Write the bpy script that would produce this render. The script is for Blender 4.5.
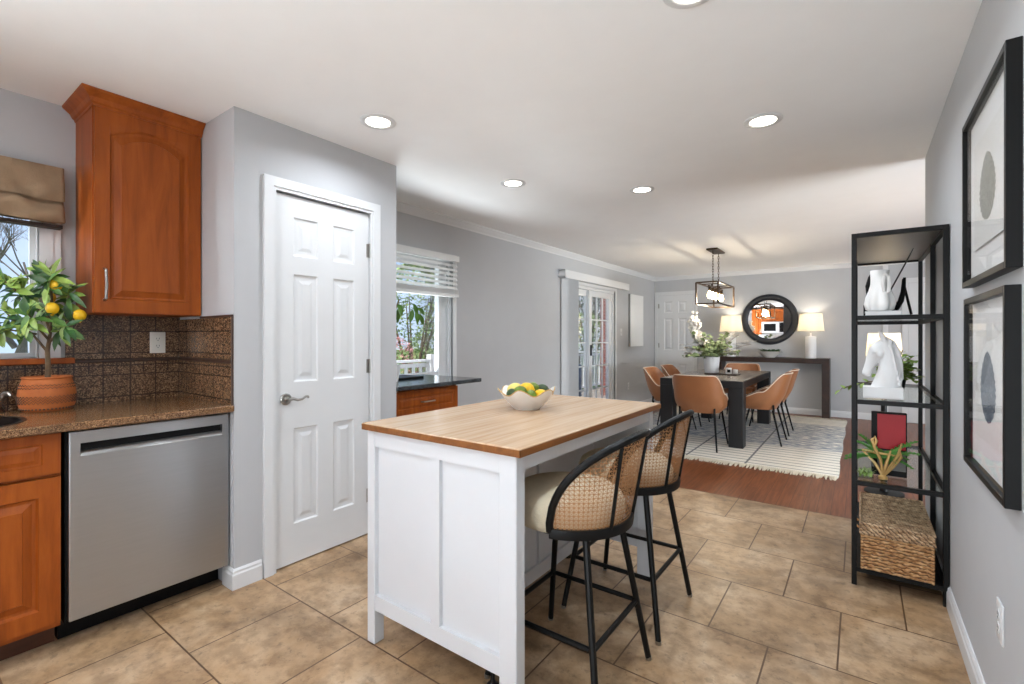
import bpy, bmesh, math, random
from mathutils import Vector, Matrix
random.seed(7)
for o in list(bpy.data.objects): bpy.data.objects.remove(o)
SC = bpy.context.scene
COL = SC.collection
PI = math.pi
sin, cos = math.sin, math.cos

# ------------------------------------------------------------------ camera
F_PX = 476.0; HORIZON = 337.5; YAW = math.atan((860-512)/F_PX); EYE = 1.25
cam = bpy.data.cameras.new('camera'); camo = bpy.data.objects.new('camera', cam); COL.objects.link(camo)
camo.location = (0, 0, EYE); camo.rotation_euler = (PI/2, 0, YAW)
cam.sensor_width = 36; cam.lens = F_PX/1024*36
cam.shift_x = 0; cam.shift_y = (HORIZON-342)/1024
cam.clip_start = .05; cam.clip_end = 200
SC.camera = camo
# ------------------------------------------------------------------ view
SC.view_settings.view_transform = 'Standard'; SC.view_settings.look = 'None'
SC.view_settings.gamma = 1; SC.view_settings.use_curve_mapping = False
SC.view_settings.exposure = 0.76
# ------------------------------------------------------------------ sky
W = bpy.data.worlds.new('sky'); SC.world = W; W.use_nodes = True
nt = W.node_tree; nt.nodes.clear()
out = nt.nodes.new('ShaderNodeOutputWorld'); bg = nt.nodes.new('ShaderNodeBackground')
tc = nt.nodes.new('ShaderNodeTexCoord'); sep = nt.nodes.new('ShaderNodeSeparateXYZ')
rmp = nt.nodes.new('ShaderNodeValToRGB'); nz = nt.nodes.new('ShaderNodeTexNoise'); mx = nt.nodes.new('ShaderNodeMix')
mx.data_type = 'RGBA'; cr2 = nt.nodes.new('ShaderNodeValToRGB')
nt.links.new(tc.outputs['Generated'], sep.inputs[0]); nt.links.new(sep.outputs['Z'], rmp.inputs[0])
e = rmp.color_ramp.elements; e[0].position = 0.0; e[0].color = (.50, .66, .88, 1); e[1].position = .5; e[1].color = (.15, .33, .70, 1)
nz.inputs['Scale'].default_value = 3.5; nz.inputs['Detail'].default_value = 6
nt.links.new(tc.outputs['Generated'], nz.inputs['Vector']); nt.links.new(nz.outputs[0], cr2.inputs[0])
cr2.color_ramp.elements[0].position = .48; cr2.color_ramp.elements[1].position = .68
nt.links.new(cr2.outputs[0], mx.inputs[0]); nt.links.new(rmp.outputs[0], mx.inputs[6]); mx.inputs[7].default_value = (.92, .94, .97, 1)
nt.links.new(mx.outputs[2], bg.inputs[0]); bg.inputs[1].default_value = .8
nt.links.new(bg.outputs[0], out.inputs[0])

def light(name, kind, loc, energy, color=(1, 1, 1), rot=(0, 0, 0), **kw):
    l = bpy.data.lights.new(name, kind); l.energy = energy; l.color = color
    for k, v in kw.items(): setattr(l, k, v)
    o = bpy.data.objects.new(name, l); COL.objects.link(o); o.location = loc; o.rotation_euler = rot
    return o
light('sun', 'SUN', (0, 0, 20), 4.6, (1, .95, .88), (math.radians(33), math.radians(9), 0), angle=.02)
# added fill lights: outside the desk window and at invented openings out of view
REAR_W = 84.0; LIV_W = 385.0; SIDE_W = 150.0; DESK_W = 60.0
light('added_desk_fill', 'AREA', (-3.62, 2.85, .52), DESK_W, (.87, .95, 1.0), (0, -PI/2-math.radians(42), 0), shape='RECTANGLE', size=.45, size_y=1.0)  # unseen lamp below the desk sill, added to brighten the ceiling
light('added_side_fill', 'AREA', (-3.62, -1.5, 1.2), SIDE_W, (.87, .95, 1.0), (0, -PI/2-math.radians(35), 0), shape='RECTANGLE', size=.8, size_y=1.15)  # invented opening behind the camera; fill for ceiling and right wall
light('added_rear_fill', 'AREA', (-.35, -2.9, .42), REAR_W, (.87, .95, 1.0), (PI/2+math.radians(68), 0, 0), shape='RECTANGLE', size=1.2, size_y=1.0)  # invented doorway behind the camera; upward fill added for the ceiling
light('added_living_fill', 'AREA', (5.2, 3.4, .75), LIV_W, (.87, .95, 1.0), (0, PI/2+math.radians(43), 0), shape='RECTANGLE', size=1.0, size_y=3.2)  # unseen, invented window; fill added for the dining side
DOWN = 4.6        # watts of one recessed downlight
DOWNC = (.86, .94, 1.03)
LAMP_POWER = 2.6; LAMP_W = LAMP_POWER; PEND_W = 3.4

# ------------------------------------------------------------------ node materials
def new_mat(name):
    m = bpy.data.materials.new(name); m.use_nodes = True
    n = m.node_tree; n.nodes.clear()
    o = n.nodes.new('ShaderNodeOutputMaterial'); b = n.nodes.new('ShaderNodeBsdfPrincipled')
    n.links.new(b.outputs[0], o.inputs[0])
    return m, n, b
def lin(c):
    f = lambda v: v/12.92 if v <= .04045 else ((v+.055)/1.055)**2.4
    return (f(c[0]/255), f(c[1]/255), f(c[2]/255), 1)
def coords(n, scale=(1, 1, 1), loc=(0, 0, 0), src='Object'):
    t = n.nodes.new('ShaderNodeTexCoord'); mp = n.nodes.new('ShaderNodeMapping')
    mp.inputs['Scale'].default_value = scale; mp.inputs['Location'].default_value = loc
    n.links.new(t.outputs[src], mp.inputs[0]); return mp.outputs[0]
def noise(n, vec, scale, detail=4, rough=.55, dist=0):
    t = n.nodes.new('ShaderNodeTexNoise'); t.inputs['Scale'].default_value = scale
    t.inputs['Detail'].default_value = detail; t.inputs['Roughness'].default_value = rough; t.inputs['Distortion'].default_value = dist
    n.links.new(vec, t.inputs['Vector']); return t.outputs[0]
def ramp(n, fac, stops):
    r = n.nodes.new('ShaderNodeValToRGB'); el = r.color_ramp.elements
    while len(el) < len(stops): el.new(.5)
    for x, (p, c) in zip(el, stops): x.position = p; x.color = c if len(c) == 4 else lin(c)
    n.links.new(fac, r.inputs[0]); return r.outputs[0]
def mixc(n, fac, a, b, mode='MIX'):
    m = n.nodes.new('ShaderNodeMix'); m.data_type = 'RGBA'; m.blend_type = mode
    for sock, v in ((m.inputs[0], fac), (m.inputs[6], a), (m.inputs[7], b)):
        if hasattr(v, 'links'): n.links.new(v, sock)
        else: sock.default_value = v
    return m.outputs[2]
def bump(n, b, h, strength=.2, dist=.01):
    bp = n.nodes.new('ShaderNodeBump'); bp.inputs['Strength'].default_value = strength; bp.inputs['Distance'].default_value = dist
    n.links.new(h, bp.inputs['Height']); n.links.new(bp.outputs[0], b.inputs['Normal'])
def plain(name, rgb, rough=.5, metal=0, var=.04, vscale=6, bmp=0, bscale=60, spec=None, coat=0):
    m, n, b = new_mat(name)
    c = lin(rgb); v = coords(n)
    lo = tuple(x*(1-var) for x in c[:3])+(1,); hi = tuple(min(1, x*(1+var)) for x in c[:3])+(1,)
    n.links.new(ramp(n, noise(n, v, vscale), [(.3, lo), (.7, hi)]), b.inputs['Base Color'])
    b.inputs['Roughness'].default_value = rough; b.inputs['Metallic'].default_value = metal
    if spec is not None: b.inputs['Specular IOR Level'].default_value = spec
    if coat: b.inputs['Coat Weight'].default_value = coat; b.inputs['Coat Roughness'].default_value = .12
    if bmp: bump(n, b, noise(n, v, bscale), bmp)
    return m
def wood(name, dark, mid, light_, scale=(14, 1.2, 14), rough=.35, coat=0, bmp=.05, spec=.5):
    m, n, b = new_mat(name)
    v = coords(n, scale)
    f = noise(n, v, 2.2, 8, .6, .6)
    n.links.new(ramp(n, f, [(.25, dark), (.5, mid), (.78, light_)]), b.inputs['Base Color'])
    b.inputs['Roughness'].default_value = rough; b.inputs['Specular IOR Level'].default_value = spec
    if coat: b.inputs['Coat Weight'].default_value = coat; b.inputs['Coat Roughness'].default_value = .15
    bump(n, b, f, bmp); return m
def emit(name, rgb, strength, base=(255, 255, 255)):
    m, n, b = new_mat(name); b.inputs['Base Color'].default_value = lin(base)
    b.inputs['Emission Color'].default_value = lin(rgb); b.inputs['Emission Strength'].default_value = strength
    return m
def glass(name, tint=(1, 1, 1, 1), refl=.6, add=.03):
    m = bpy.data.materials.new(name); m.use_nodes = True; n = m.node_tree; n.nodes.clear()
    o = n.nodes.new('ShaderNodeOutputMaterial'); t = n.nodes.new('ShaderNodeBsdfTransparent'); g = n.nodes.new('ShaderNodeBsdfGlossy')
    g.inputs['Roughness'].default_value = .01; t.inputs[0].default_value = tint
    fr = n.nodes.new('ShaderNodeFresnel'); fr.inputs[0].default_value = 1.45
    mu = n.nodes.new('ShaderNodeMath'); mu.operation = 'MULTIPLY'; mu.inputs[1].default_value = refl
    n.links.new(fr.outputs[0], mu.inputs[0])
    ms = n.nodes.new('ShaderNodeMixShader'); n.links.new(mu.outputs[0], ms.inputs[0])
    n.links.new(t.outputs[0], ms.inputs[1]); n.links.new(g.outputs[0], ms.inputs[2]); n.links.new(ms.outputs[0], o.inputs[0])
    return m

M = {}
M['wall'] = plain('wall paint grey', (184, 185, 187), .75, var=.015, bmp=.03, bscale=180)
M['ceil'] = plain('ceiling paint', (243, 243, 243), .9, var=.01, bmp=.04, bscale=150)
M['white'] = plain('white trim paint', (216, 217, 218), .38, var=.01)
M['island'] = plain('white island paint', (206, 208, 211), .42, var=.012)
M['cab'] = wood('cherry cabinet wood', (122, 56, 12), (150, 74, 20), (170, 90, 28), (9, 9, .9), .42, 0, .03, .3)
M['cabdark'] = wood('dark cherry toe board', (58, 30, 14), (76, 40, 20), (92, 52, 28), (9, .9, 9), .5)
M['butcher'] = wood('maple butcher block', (172, 136, 102), (192, 162, 130), (206, 182, 154), (22, .8, 22), .26, 0, .02)
M['butcheredge'] = wood('oiled maple edge', (98, 56, 20), (128, 78, 34), (150, 98, 48), (9, 1, 9), .4, .1, .03)
M['espresso'] = wood('espresso stained wood', (26, 15, 10), (44, 26, 19), (62, 38, 28), (6, 6, 6), .45)
M['blackwood'] = wood('black stained wood', (5, 6, 8), (9, 11, 14), (16, 19, 24), (8, 8, 1.2), .5)
M['black'] = plain('black powder coated steel', (13, 13, 13), .45, var=.1, spec=.22)
M['blacksat'] = plain('satin black', (9, 9, 10), .5, var=.1, spec=.2)
M['steel'] = None
M['chrome'] = plain('polished chrome', (215, 215, 218), .12, 1, var=.01)
M['nickel'] = plain('brushed nickel', (165, 163, 158), .28, 1, var=.02)
M['bronze'] = plain('aged bronze', (70, 54, 38), .4, .6, var=.15, vscale=20)
M['glass'] = glass('window glass', refl=.5)
M['artglass'] = glass('picture glazing', refl=.22)
M['shelfglass'] = glass('shelf glass', (.95, .98, .97, 1), refl=.45)
M['leather'] = plain('tan leather', (150, 98, 62), .42, var=.06, vscale=9, bmp=.08, bscale=220)
M['piping'] = plain('cream piping', (226, 208, 190), .6)
M['cushion'] = plain('ivory boucle seat', (206, 192, 166), .9, var=.05, vscale=30, bmp=.4, bscale=260)
M['cane'] = plain('woven cane', (176, 128, 84), .55, var=.1, vscale=40)
M['porcelain'] = plain('white porcelain', (232, 231, 228), .3, var=.01)
M['plaster'] = plain('matte white plaster', (232, 232, 232), .55, var=.02)
M['leaf'] = plain('green leaf', (76, 116, 44), .45, var=.4, vscale=14)
M['leafdark'] = plain('dark green leaf', (44, 84, 36), .4, var=.4, vscale=14)
M['leaflight'] = plain('yellow green leaf', (140, 168, 78), .45, var=.3, vscale=14)
M['eucalyptus'] = plain('eucalyptus leaf', (98, 116, 76), .6, var=.4, vscale=18)
M['petal'] = plain('white petal', (238, 236, 230), .6, var=.02)
M['bark'] = plain('bark', (104, 84, 62), .9, var=.25, vscale=40, bmp=.5, bscale=80)
M['lemon'] = plain('lemon skin', (232, 184, 20), .42, var=.08, vscale=30, bmp=.25, bscale=160)
M['lime'] = plain('lime skin', (98, 122, 30), .42, var=.3, vscale=18, bmp=.2, bscale=160)
M['limedark'] = plain('dark lime skin', (44, 66, 28), .4, var=.25, vscale=18, bmp=.2, bscale=160)
M['pale'] = plain('pale lemon skin', (224, 204, 110), .45, var=.1, vscale=18, bmp=.2, bscale=160)
M['paper'] = plain('white mat board', (232, 232, 231), .8, var=.008)
M['valance'] = plain('taupe linen', (148, 124, 98), .9, var=.09, vscale=16, bmp=.3, bscale=240)
M['valdark'] = plain('brown shade lining', (46, 34, 28), .9)
M['blind'] = plain('white blind slat', (224, 224, 222), .5, var=.01)
M['vblind'] = plain('grey white vertical blind', (206, 207, 208), .6, var=.02)
M['gold'] = plain('pale gold wood', (196, 160, 100), .35, .3, var=.12, vscale=30)
M['red'] = plain('red printed cover', (178, 22, 34), .5, var=.05)
M['grey'] = plain('grey printed cover', (120, 120, 118), .6, var=.2, vscale=20)
M['outletw'] = plain('ivory outlet plastic', (236, 232, 222), .35, var=.01)
M['deck'] = plain('white railing paint', (232, 232, 232), .6)
M['deckfloor'] = wood('weathered decking', (120, 112, 104), (146, 138, 128), (164, 156, 146), (2, 14, 2), .8)
M['grass'] = plain('lawn grass', (92, 116, 58), .95, var=.3, vscale=2, bmp=.4, bscale=30)
M['bush'] = plain('spring bush foliage', (126, 148, 84), .8, var=.45, vscale=4)
M['bushdk'] = plain('evergreen foliage', (52, 88, 44), .8, var=.45, vscale=4)
M['blossom'] = plain('pink blossom foliage', (198, 140, 140), .8, var=.3, vscale=4)
M['twig'] = plain('grey bare twig', (118, 108, 102), .9, var=.2)
M['brick'] = None
M['mirror'] = plain('mirror silver', (235, 235, 235), .01, 1, var=0)
M['bulb'] = emit('warm bulb glow', (255, 214, 150), 9)
M['lens'] = emit('downlight lens glow', (255, 244, 226), 5)

def mk_steel():
    m, n, b = new_mat('brushed stainless steel')
    v = coords(n, (1, 2, 40)); f = noise(n, v, 3, 2, .5)
    n.links.new(ramp(n, f, [(.3, (180, 182, 184)), (.7, (183, 185, 187))]), b.inputs['Base Color'])
    b.inputs['Metallic'].default_value = 1; b.inputs['Roughness'].default_value = .3
    b.inputs['Anisotropic'].default_value = .85
    tg = n.nodes.new('ShaderNodeTangent'); tg.direction_type = 'RADIAL'; tg.axis = 'X'; tg.axis = 'Z'; n.links.new(tg.outputs[0], b.inputs['Tangent']); b.inputs['Anisotropic Rotation'].default_value = .25
    return m
M['steel'] = mk_steel()
def mk_brick(name, c1, c2, mortar, bw, rh, ms, loc=(0, 0, 0), swap=None, rough=.5, offset=.5, stain=True):
    m, n, b = new_mat(name)
    t = n.nodes.new('ShaderNodeTexCoord'); src = t.outputs['Object']
    if swap:
        s = n.nodes.new('ShaderNodeSeparateXYZ'); c = n.nodes.new('ShaderNodeCombineXYZ'); n.links.new(src, s.inputs[0])
        if swap == 'xyz':      # x+y along, z up
            a = n.nodes.new('ShaderNodeMath'); n.links.new(s.outputs[0], a.inputs[0]); n.links.new(s.outputs[1], a.inputs[1])
            n.links.new(a.outputs[0], c.inputs[0]); n.links.new(s.outputs[2], c.inputs[1])
        elif swap == 'yx':
            n.links.new(s.outputs[1], c.inputs[0]); n.links.new(s.outputs[0], c.inputs[1])
        src = c.outputs[0]
    mp = n.nodes.new('ShaderNodeMapping'); mp.inputs['Location'].default_value = loc; n.links.new(src, mp.inputs[0])
    bt = n.nodes.new('ShaderNodeTexBrick'); bt.offset = offset; bt.squash = 1
    bt.inputs['Scale'].default_value = 1; bt.inputs['Mortar Size'].default_value = ms; bt.inputs['Mortar Smooth'].default_value = .1
    bt.inputs['Brick Width'].default_value = bw; bt.inputs['Row Height'].default_value = rh; bt.inputs['Bias'].default_value = 0
    bt.inputs['Color1'].default_value = (.75, .75, .75, 1); bt.inputs['Color2'].default_value = (1, 1, 1, 1); bt.inputs['Mortar'].default_value = (1, 1, 1, 1)
    n.links.new(mp.outputs[0], bt.inputs['Vector'])
    b.inputs['Roughness'].default_value = rough
    return m, n, b, bt, mp.outputs[0], t.outputs['Object']
def mk_floor():
    m, n, b, bt, v, ob = mk_brick('travertine look floor tile', 0, 0, 0, .461, .466, .0035, (.0695, 10*.466-.765, 0), rough=.38)
    base = ramp(n, noise(n, ob, 3.2, 9, .62, .5), [(.26, (144, 113, 81)), (.42, (180, 147, 110)), (.58, (196, 167, 134)), (.8, (212, 192, 167))])
    spots = ramp(n, noise(n, ob, 26, 6, .7), [(.36, (0, 0, 0, 1)), (.44, (1, 1, 1, 1))])
    base = mixc(n, .30, base, spots, 'MULTIPLY')
    blot = ramp(n, noise(n, ob, 1.7, 8, .68, .8), [(.38, (.36, .32, .28, 1)), (.50, (.82, .80, .78, 1)), (.64, (1.0, 1.0, 1.0, 1))])
    base = mixc(n, .62, base, blot, 'MULTIPLY')
    fine = ramp(n, noise(n, ob, 11, 7, .7), [(.40, (.5, .45, .40, 1)), (.55, (1, 1, 1, 1))])
    base = mixc(n, .6, base, fine, 'MULTIPLY')
    base = mixc(n, .35, base, bt.outputs['Color'], 'MULTIPLY')
    base = mixc(n, bt.outputs['Fac'], base, lin((92, 66, 44)))
    n.links.new(base, b.inputs['Base Color'])
    inv = n.nodes.new('ShaderNodeMath'); inv.operation = 'SUBTRACT'; inv.inputs[0].default_value = 1; n.links.new(bt.outputs['Fac'], inv.inputs[1])
    bump(n, b, inv.outputs[0], .5, .002); return m
M['tile'] = mk_floor()
def mk_hard():
    m, n, b, bt, v, ob = mk_brick('red brown hardwood', 0, 0, 0, 1.1, .085, .0012, (0, 0, 0), 'yx', rough=.3)
    b.inputs['Specular IOR Level'].default_value = .25
    v2 = coords(n, (18, 1.1, 1)); f = noise(n, v2, 2.5, 5, .6, .1)
    base = ramp(n, f, [(.25, (92, 48, 26)), (.5, (124, 70, 40)), (.8, (152, 92, 58))])
    base = mixc(n, .7, base, bt.outputs['Color'], 'MULTIPLY'); base = mixc(n, bt.outputs['Fac'], base, lin((44, 26, 18)))
    n.links.new(base, b.inputs['Base Color']); return m
M['hardwood'] = mk_hard()
def granite(name, cols, scale, rough):
    m, n, b = new_mat(name); v = coords(n)
    vo = n.nodes.new('ShaderNodeTexVoronoi'); vo.inputs['Scale'].default_value = scale; n.links.new(v, vo.inputs['Vector'])
    sp = n.nodes.new('ShaderNodeSeparateColor'); n.links.new(vo.outputs['Color'], sp.inputs[0])
    c = ramp(n, sp.outputs[0], cols); big = ramp(n, noise(n, v, 8, 5), [(.35, (.55, .55, .55, 1)), (.65, (1, 1, 1, 1))])
    n.links.new(mixc(n, .6, c, big, 'MULTIPLY'), b.inputs['Base Color']); b.inputs['Roughness'].default_value = rough
    return m, n, b, mixc(n, .6, c, big, 'MULTIPLY')
GR = [(0, (70, 46, 29)), (.35, (110, 78, 50)), (.7, (142, 104, 70)), (1, (172, 136, 98))]
M['counter'] = granite('brown granite counter', GR, 330, .16)[0]
M['deskstone'] = granite('dark grey granite', [(0, (28, 30, 32)), (.5, (52, 56, 58)), (1, (96, 100, 102))], 300, .16)[0]
def splash(name, bw, rh, loc, offset=0):
    m, n, b, bt, v, ob = mk_brick(name, 0, 0, 0, bw, rh, .003, loc, 'xyz', rough=.24, offset=offset)
    vo = n.nodes.new('ShaderNodeTexVoronoi'); vo.inputs['Scale'].default_value = 230; n.links.new(ob, vo.inputs['Vector'])
    sp = n.nodes.new('ShaderNodeSeparateColor'); n.links.new(vo.outputs['Color'], sp.inputs[0])
    c = ramp(n, sp.outputs[0], [(0, (48, 32, 22)), (.35, (86, 61, 42)), (.7, (126, 94, 67)), (1, (168, 134, 100))])
    c = mixc(n, .8, c, bt.outputs['Color'], 'MULTIPLY'); c = mixc(n, bt.outputs['Fac'], c, lin((52, 36, 28)))
    n.links.new(c, b.inputs['Base Color']); return m
M['splash'] = splash('granite backsplash tile', .115, .115, (.03, -.018, 0))
M['mosaic'] = splash('granite mosaic tile', .0575, .0575, (.03, -.01, 0))
M['liner'] = plain('dark stone liner', (58, 38, 28), .4, var=.15, vscale=60)
def mk_terra():
    m, n, b = new_mat('patterned terracotta'); v = coords(n)
    base = ramp(n, noise(n, v, 14, 5), [(.3, (168, 90, 40)), (.7, (194, 112, 56))])
    n.links.new(base, b.inputs['Base Color']); b.inputs['Roughness'].default_value = .75; bump(n, b, noise(n, v, 120), .2); return m
M['terra'] = mk_terra()
M['terrapat'] = plain('dark terracotta glaze', (86, 60, 44), .7, var=.15, vscale=40)
def mk_rug():
    m, n, b = new_mat('striped woven wool rug')
    t = n.nodes.new('ShaderNodeTexCoord'); s = n.nodes.new('ShaderNodeSeparateXYZ'); n.links.new(t.outputs['Object'], s.inputs[0])
    def mth(op, a, b_=None):
        q = n.nodes.new('ShaderNodeMath'); q.operation = op
        for k, v in enumerate((a, b_)):
            if v is None: continue
            if hasattr(v, 'links'): n.links.new(v, q.inputs[k])
            else: q.inputs[k].default_value = v
        return q.outputs[0]
    wob = mth('MULTIPLY', noise(n, coords(n, (3, 3, 3)), 1, 2), .016)
    y = mth('ADD', s.outputs[1], wob); x = s.outputs[0]
    CREAM = lin((226, 219, 206)); BLUE = lin((150, 154, 160)); DARK = lin((92, 88, 86))
    # centre: fine blue grey bands broken along the row
    cb = n.nodes.new('ShaderNodeCombineXYZ'); n.links.new(mth('MULTIPLY', x, .25), cb.inputs[0]); n.links.new(y, cb.inputs[1])
    fine = ramp(n, noise(n, cb.outputs[0], 34, 3, .6), [(.42, CREAM), (.52, BLUE), (.64, lin((126, 130, 138))), (.72, lin((206, 202, 194)))])
    # ends: cream ground with sparse thin dark stripes
    fr = mth('FRACT', mth('MULTIPLY', y, 1/.118)); st = ramp(n, fr, [(.82, (0, 0, 0, 1)), (.86, (1, 1, 1, 1)), (.96, (1, 1, 1, 1)), (.99, (0, 0, 0, 1))])
    ends = mixc(n, st, CREAM, DARK)
    zone = ramp(n, mth('ABSOLUTE', mth('ADD', y, -.25)), [(.86, (1, 1, 1, 1)), (.93, (0, 0, 0, 1))])
    c = mixc(n, zone, ends, fine)
    for sx in (.524, -.045, -.62):
        se = ramp(n, mth('ABSOLUTE', mth('ADD', x, -sx)), [(.007, (1, 1, 1, 1)), (.013, (0, 0, 0, 1))]); c = mixc(n, se, c, lin((112, 110, 110)))
    n.links.new(c, b.inputs['Base Color']); b.inputs['Roughness'].default_value = .95
    bump(n, b, noise(n, coords(n, (1, 5, 1)), 90), .5); return m
M['rug'] = mk_rug()
M['fringe'] = plain('cream rug fringe', (214, 204, 184), .95)
def mk_tabletop():
    m, n, b = new_mat('weathered grey brown stone top'); v = coords(n, (2, 1, 1))
    c = ramp(n, noise(n, v, 3.5, 8, .65, 1.2), [(.3, (72, 66, 60)), (.5, (122, 112, 102)), (.7, (164, 154, 144))])
    n.links.new(c, b.inputs['Base Color']); b.inputs['Roughness'].default_value = .22; return m
M['tabletop'] = mk_tabletop()
def mk_wicker(name, axis, cols, period):
    m, n, b = new_mat(name)
    f = noise(n, coords(n, (14, 14, 40)), 2.6, 4, .6)
    w = n.nodes.new('ShaderNodeTexWave'); w.bands_direction = axis; w.inputs['Scale'].default_value = 2*PI/(20*period); w.inputs['Distortion'].default_value = 4; w.inputs['Detail'].default_value = 2; w.inputs['Detail Scale'].default_value = 2.5
    n.links.new(coords(n), w.inputs['Vector'])
    c = mixc(n, .85, ramp(n, f, cols), ramp(n, w.outputs['Fac'], [(.08, (.16, .13, .11, 1)), (.38, (1, 1, 1, 1))]), 'MULTIPLY')
    n.links.new(c, b.inputs['Base Color']); b.inputs['Roughness'].default_value = .7; bump(n, b, w.outputs['Fac'], .6, .004); return m
M['wicker'] = mk_wicker('water hyacinth wicker', 'Z', [(.3, (150, 100, 56)), (.48, (186, 138, 88)), (.64, (218, 178, 130))], .016)
M['wickertop'] = mk_wicker('greyed wicker lid', 'DIAGONAL', [(.3, (142, 110, 80)), (.48, (182, 148, 112)), (.64, (216, 188, 152))], .011)
def mk_shade():
    m = bpy.data.materials.new('cream lamp shade linen'); m.use_nodes = True; n = m.node_tree; n.nodes.clear()
    o = n.nodes.new('ShaderNodeOutputMaterial'); d = n.nodes.new('ShaderNodeBsdfDiffuse'); t = n.nodes.new('ShaderNodeBsdfTranslucent')
    f = ramp(n, noise(n, coords(n, (1, 1, 60)), 6), [(.3, (236, 230, 218)), (.7, (243, 239, 230))])
    n.links.new(f, d.inputs[0]); n.links.new(f, t.inputs[0])
    ms = n.nodes.new('ShaderNodeMixShader'); ms.inputs[0].default_value = .5
    n.links.new(d.outputs[0], ms.inputs[1]); n.links.new(t.outputs[0], ms.inputs[2]); n.links.new(ms.outputs[0], o.inputs[0]); return m
M['shade'] = mk_shade()
def mk_print(name, dark, lightc):
    m, n, b = new_mat(name); v = coords(n, (1, 1, 1))
    f = noise(n, v, 60, 8, .7, 1.5)
    n.links.new(ramp(n, f, [(.3, dark), (.55, lightc), (.75, (214, 214, 210))]), b.inputs['Base Color']); b.inputs['Roughness'].default_value = .8; return m
M['print1'] = mk_print('sage feather print', (70, 74, 66), (136, 140, 130))
M['print2'] = mk_print('slate feather print', (42, 52, 62), (100, 112, 124))
def mk_redbrick():
    m, n, b, bt, v, ob = mk_brick('red house brick', 0, 0, 0, .21, .075, .005, (0, 0, 0), 'xyz', rough=.9)
    c = ramp(n, noise(n, ob, 9), [(.3, (112, 48, 40)), (.7, (150, 76, 62))]); c = mixc(n, bt.outputs['Fac'], c, lin((160, 150, 140)))
    n.links.new(c, b.inputs['Base Color']); return m
M['brick'] = mk_redbrick()

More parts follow.
